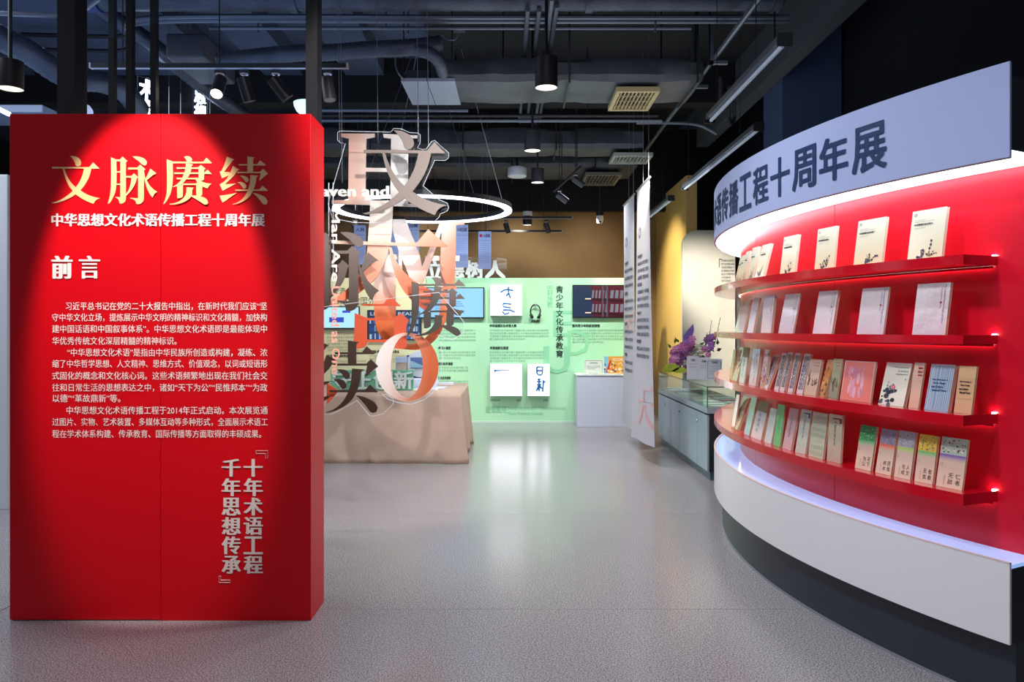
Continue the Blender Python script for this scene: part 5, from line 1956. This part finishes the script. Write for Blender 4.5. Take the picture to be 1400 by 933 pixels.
# ------------------------------------------------------------------ linear tube fittings
M_tube = mat('tube_fitting_glow', (225, 232, 240), .4, emit=(170, 200, 240), es=.12)
for X, z, y0, y1, lab in ((1.52, 3.05, 4.33, 5.95, 'nearest slim tube light hanging above the header'), (1.97, 3.05, 6.2, 8.85, 'middle slim tube light left of the navy pillar'), (1.97, 3.05, 9.6, 11.2, 'farthest slim tube light in front of the ochre wall')):
    t = thing('tube_light', lab, 'lamp', (X, (y0 + y1) / 2, z), 'slim tube lights at the right')
    s = MB()
    s.box(X - .035, X + .035, y0, y1, z + .0, z + .04)
    s.build('housing', flat((120, 130, 142), .35, metal=.5), t, bevel=.003)
    s = MB()
    s.tube([(X + .0, y0 + .03, z - .012), (X + .0, y1 - .03, z - .012)], .013, 8)
    s.build('tube', M_tube, t, smooth=True)
    s = MB()
    s.box(X - .042, X + .042, y0 - .02, y0 - .001, z - .025, z + .045)
    s.box(X - .042, X + .042, y1 + .001, y1 + .02, z - .025, z + .045)
    s.build('end_cap', M_blackm, t)
    for yy in (y0 + .5, y1 - .2):
        s = MB()
        s.tube([(X, yy, z + .04), (X, yy, 4.6)], .003, 5)
        s.build('hanging_wire', M_blackm, t)


# ------------------------------------------------------------------ pendant lamps
M_lit = mat('lamp_glow', (255, 250, 240), .4, emit=(255, 244, 226), es=9)
M_shell = flat((26, 28, 33), .5)


def pendant(label, x, yb, D, r, h, lit=True, mcol=None, down=60):
    p = P(x, yb, D)
    t = thing('pendant_lamp', label, 'lamp', tuple(p), 'cylinder pendant lamps')
    s = MB()
    s.lathe([(r * .97, 0), (r, .004), (r, h), (.02, h + .004), (0, h + .004)], 32, c=p)
    s.lathe([(r * .97, 0), (r * .8, .05), (r * .78, .07)], 32, c=p)
    s.build('shade', mcol or M_shell, t, smooth=True)
    s = MB()
    s.lathe([(r * .968, .001), (r * .80, .045)], 32, c=p)
    s.build('reflector', flat((230, 228, 224), .3), t, smooth=True)
    s = MB()
    s.lathe([(0, .05), (r * .72, .05), (r * .72, .06), (0, .06)], 24, c=p)
    s.build('bulb', M_lit if lit else flat((200, 205, 210), .4), t)
    s = MB()
    s.tube([p + Vector((0, 0, h)), (p.x, p.y, 4.6)], .012, 8)
    s.build('stem', M_blackm, t)
    if down:
        spot((p.x, p.y, p.z - .02), (p.x, p.y, 0), down, 80, .8, (1, .96, .9), .05)


pendant('large black cylinder pendant lamp, nearest of the column in the middle', 747, 120.5, 5.67, .083, .22)
pendant('black cylinder pendant lamp behind the nearest one', 728, 206.5, 7.97, .085, .2)
pendant('small black cylinder pendant lamp with white rim, third in the middle column', 735, 250, 9.4, .078, .17)
pendant('black cylinder pendant lamp at the far left edge above the red panel', 14, 122, 4.7, .072, .17, True, None, 30)
pendant('black and white cylinder lamp low in front of the ochre wall', 721, 308, 11.97, .073, .19, True, None, 20)
s = MB()
p = P(721, 294, 11.97)
s.cyl((p.x, p.y, p.z - .02), (p.x, p.y, p.z + .05), .0745, 28)
tag(s.build('lamp_collar', M_white, None, smooth=True), 'white collar around the low black cylinder lamp', 'lamp collar')
p = P(707, 242, 10.45)
t = thing('drum_lamp', 'short white drum lamp left of the small black pendant', 'lamp', tuple(p))
s = MB()
s.lathe([(0, 0), (.118, 0), (.128, .01), (.128, .11), (.116, .126), (0, .128)], 32, c=p)
s.build('shade', flat((222, 230, 234), .45), t, smooth=True)
s = MB()
s.tube([p + Vector((0, 0, .12)), (p.x, p.y, 4.6)], .018, 8)
s.build('stem', M_blackm, t)
p = P(419, 158, 8.0)
t = thing('bowl_lamp', 'white bowl lamp half hidden behind the right post of the red panel', 'lamp', tuple(p))
s = MB()
s.lathe([(.05, 0), (.1, .04), (.125, .09), (.13, .13), (.12, .135), (0, .135)], 28, c=p)
s.build('shade', mat('bowl_glow', (215, 235, 235), .4, emit=(200, 240, 240), es=.9), t, smooth=True)
s = MB()
s.tube([p + Vector((0, 0, .135)), (p.x, p.y, 4.6)], .008, 6)
s.build('stem', M_blackm, t)
p = P(104, 157, 7.0)
t = thing('dome_lamp', 'bluish white dome lamp showing just above the red panel at left', 'lamp', tuple(p))
s = MB()
s.lathe([(.14, 0), (.136, .05), (.115, .085), (.06, .11), (0, .114)], 32, c=p)
s.build('shade', mat('dome_glow', (200, 210, 235), .4, emit=(185, 200, 240), es=.45), t, smooth=True)
s = MB()
s.tube([p + Vector((0, 0, .11)), (p.x, p.y, 4.6)], .008, 6)
s.build('stem', M_blackm, t)


# ------------------------------------------------------------------ track lights
def track(label, x0, x1, y, D, g=None):
    a, b = P(x0, y, D), P(x1, y, D)
    t = thing('light_track', label, 'light track', tuple((a + b) / 2), g)
    s = MB()
    s.box(a.x, b.x, D - .018, D + .018, a.z, a.z + .03)
    s.build('rail', M_shell, t)
    s = MB()
    s.box(a.x, b.x, D - .012, D - .008, a.z - .003, a.z - .0005)
    s.box(a.x, b.x, D + .006, D + .010, a.z - .003, a.z - .0005)
    s.build('conductor', flat((236, 240, 252), .3), t)
    s = MB()
    s.box(a.x - .012, a.x - .0005, D - .02, D + .02, a.z - .002, a.z + .032)
    s.box(b.x + .0005, b.x + .012, D - .02, D + .02, a.z - .002, a.z + .032)
    s.build('end_cap', flat((190, 190, 196), .4), t)
    for u in (.12, .5, .88):
        s = MB()
        q = a.lerp(b, u)
        s.tube([(q.x, q.y, q.z + .03), (q.x, q.y, 4.6)], .004, 5)
        s.build('hanging_wire', M_blackm, t)


def track_spot(label, x, y, D, dirv, L=.16, r=.042, lit=False, scale=1):
    top = P(x, y, D)
    t = thing('track_spotlight', label, 'spotlight', tuple(top), 'cylinder track spotlights')
    s = MB()
    s.box(top.x - .03 * scale, top.x + .03 * scale, D - .018, D + .018, top.z - .025 * scale, top.z - .003)
    s.build('adapter', M_shell, t)
    s = MB()
    s.cyl(top - Vector((0, 0, .026 * scale)), top - Vector((0, 0, .032 * scale)), .026 * scale, 16, M_white)
    s.cyl(top - Vector((0, 0, .033 * scale)), top - Vector((0, 0, .075 * scale)), .008 * scale, 8, M_white)
    if D > 9.3 and D != 11.8:
        s.tube([top, (top.x, top.y, 4.6)], .006, 5, M_shell)
    s.build('arm', None, t)
    d = Vector(dirv).normalized()
    p0 = top - Vector((0, 0, .085 * scale)) - d * .035 * scale
    p1 = p0 + d * L * scale
    s = MB()
    mt_ = Matrix.Translation(p0) @ d.to_track_quat('Z', 'Y').to_matrix().to_4x4()
    r *= scale
    s.lathe([(0, 0), (r, 0), (r, L * scale), (r * .9, L * scale), (r * .8, L * scale - .03 * scale), (0, L * scale - .03 * scale)], 24, mtx=mt_)
    s.build('body', flat((60, 62, 68), .35, metal=.4), t, smooth=True)
    s = MB()
    s.lathe([(0, L * scale - .006), (r * .86, L * scale - .006), (r * .86, L * scale - .002), (0, L * scale - .002)], 24, mtx=mt_)
    s.build('lens', M_lit if lit else flat((150, 160, 176), .1), t)
    return p1


DT = 5.2
track('black light track with silver conductors above the red panel', 126, 474, 93.5, DT)
track_spot('lit track spotlight, leftmost of four above the red panel', 300.5, 96, DT, (.05, -.62, -.8), lit=True)
track_spot('track spotlight, second of four above the red panel, tipped right', 334, 96, DT, (.22, .2, -.9))
track_spot('track spotlight, third of four above the red panel, tipped steeply right', 377, 96, DT, (.55, .25, -.75))
track_spot('track spotlight at the right end of the track above the red panel', 448, 96, DT, (.14, -.12, -.95))
track('thin black track in front of the ochre wall, upper one', 600, 782, 299, 11.8)
track('thin black track in front of the ochre wall, lower one', 560, 768, 317.5, 12.1)
track_spot('small black spotlight under the upper track, left of the low cylinder lamp', 692, 301, 11.8, (.3, .3, -.9), scale=.95)
track_spot('small black spotlight under the upper track, right of the low cylinder lamp', 747, 301, 11.8, (.35, .3, -.85), scale=.95)
track_spot('small dark spotlight behind the left of the ring lamp', 486, 301, 10.6, (.35, .2, -.85), scale=1.1)
for i, (x, y, dv, lab) in enumerate(((787, 240, (.8, .1, -.55), 'dark spotlight below the farthest duct, upper right of two'), (765, 262, (.8, .1, -.58), 'dark spotlight below the farthest duct, lower left of two'))):
    track_spot(lab, x, y - 3, 9.58, dv, scale=.95)
s = MB()
s.tube([P(757, 262, 9.5), P(795, 227, 9.5)], .016, 6)
for q in (P(768, 252, 9.5), P(789, 232.5, 9.5)):
    s.tube([q, (q.x, q.y, 4.6)], .006, 5)
tag(s.build('light_track', M_shell), 'short black slanting track holding two dark spotlights', 'light track')
# dome camera
p = P(820, 306, 11.95)
t = thing('dome_camera', 'white dome security camera in front of the ochre wall', 'camera', tuple(p))
s = MB()
s.lathe([(0, 0), (.035, .004), (.052, .03), (.058, .07), (.055, .12), (0, .125)], 24, c=p)
s.build('body', M_white, t, smooth=True)
s = MB()
s.lathe([(0, .008), (.02, .012), (.03, .03)], 14, c=p + Vector((0, -.03, 0)))
s.build('lens', M_black, t, smooth=True)
s = MB()
s.cyl(p + Vector((0, 0, .126)), p + Vector((0, 0, .22)), .058, 20)
s.tube([p + Vector((0, 0, .22)), (p.x, p.y, 4.6)], .03, 10)
s.build('mount', M_shell, t, smooth=True)

# ------------------------------------------------------------------ neon signs behind the red panel
M_neon = mat('neon_glow', (235, 245, 255), .4, emit=(205, 228, 255), es=4)
for (x0_, x1_, y0_, D, txt, lab) in ((188, 205, 104, 8.0, '术语', 'bluish white glowing character sign, left of two above the red panel'), (264, 278, 114, 9.0, '思想', 'bluish white glowing character sign, right of two above the red panel')):
    a, b = P(x0_, y0_, D), P(x1_, y0_, D)
    t = thing('neon_sign', lab, 'sign', ((a.x + b.x) / 2, D, a.z - .6), 'glowing character signs')
    Hh = .85
    w_ = b.x - a.x
    up = lambda u, v: Vector((a.x + w_ * u, D + .12 * u, a.z - Hh + Hh * v))
    s = MB()
    n_ = len(txt)
    for i, ch in enumerate(txt * 2):
        v1 = .98 - i * .25
        fit_text(s, ch, .12, v1 - .23, .9, v1, up, M_neon, bx=.03, by=.03)
    o = s.build('glowing_lettering', None, t)
    o.modifiers.new('t', 'SOLIDIFY').thickness = .01
    s = MB()
    s.tube([up(0, 0), up(1, 0), up(1, 1), up(0, 1), up(0, 0)], .006, 5)
    s.build('frame', M_wire, t)
    for u in (0, 1):
        s = MB()
        q = up(u, 1)
        s.tube([q, (q.x, q.y, 4.6)], .002, 4)
        s.build('hanging_wire', M_wire, t)
for x in (212, 231, 247, 287):
    p = P(x, 152, 7.5)
    s = MB()
    s.tube([(p.x, p.y, p.z - .6), (p.x, p.y, P(x, 118 if x == 231 else 128, 7.5).z)], .004, 5)
    s.tube([(p.x, p.y, p.z), (p.x, p.y, 4.6)], .0015, 4)
    tag(s.build('hanging_wire', M_wire), 'thin pale wire near the glowing signs, %sof four from the left' % (ORD[(212, 231, 247, 287).index(x)] or 'first '), 'wire', 'pale wires between the glowing signs')
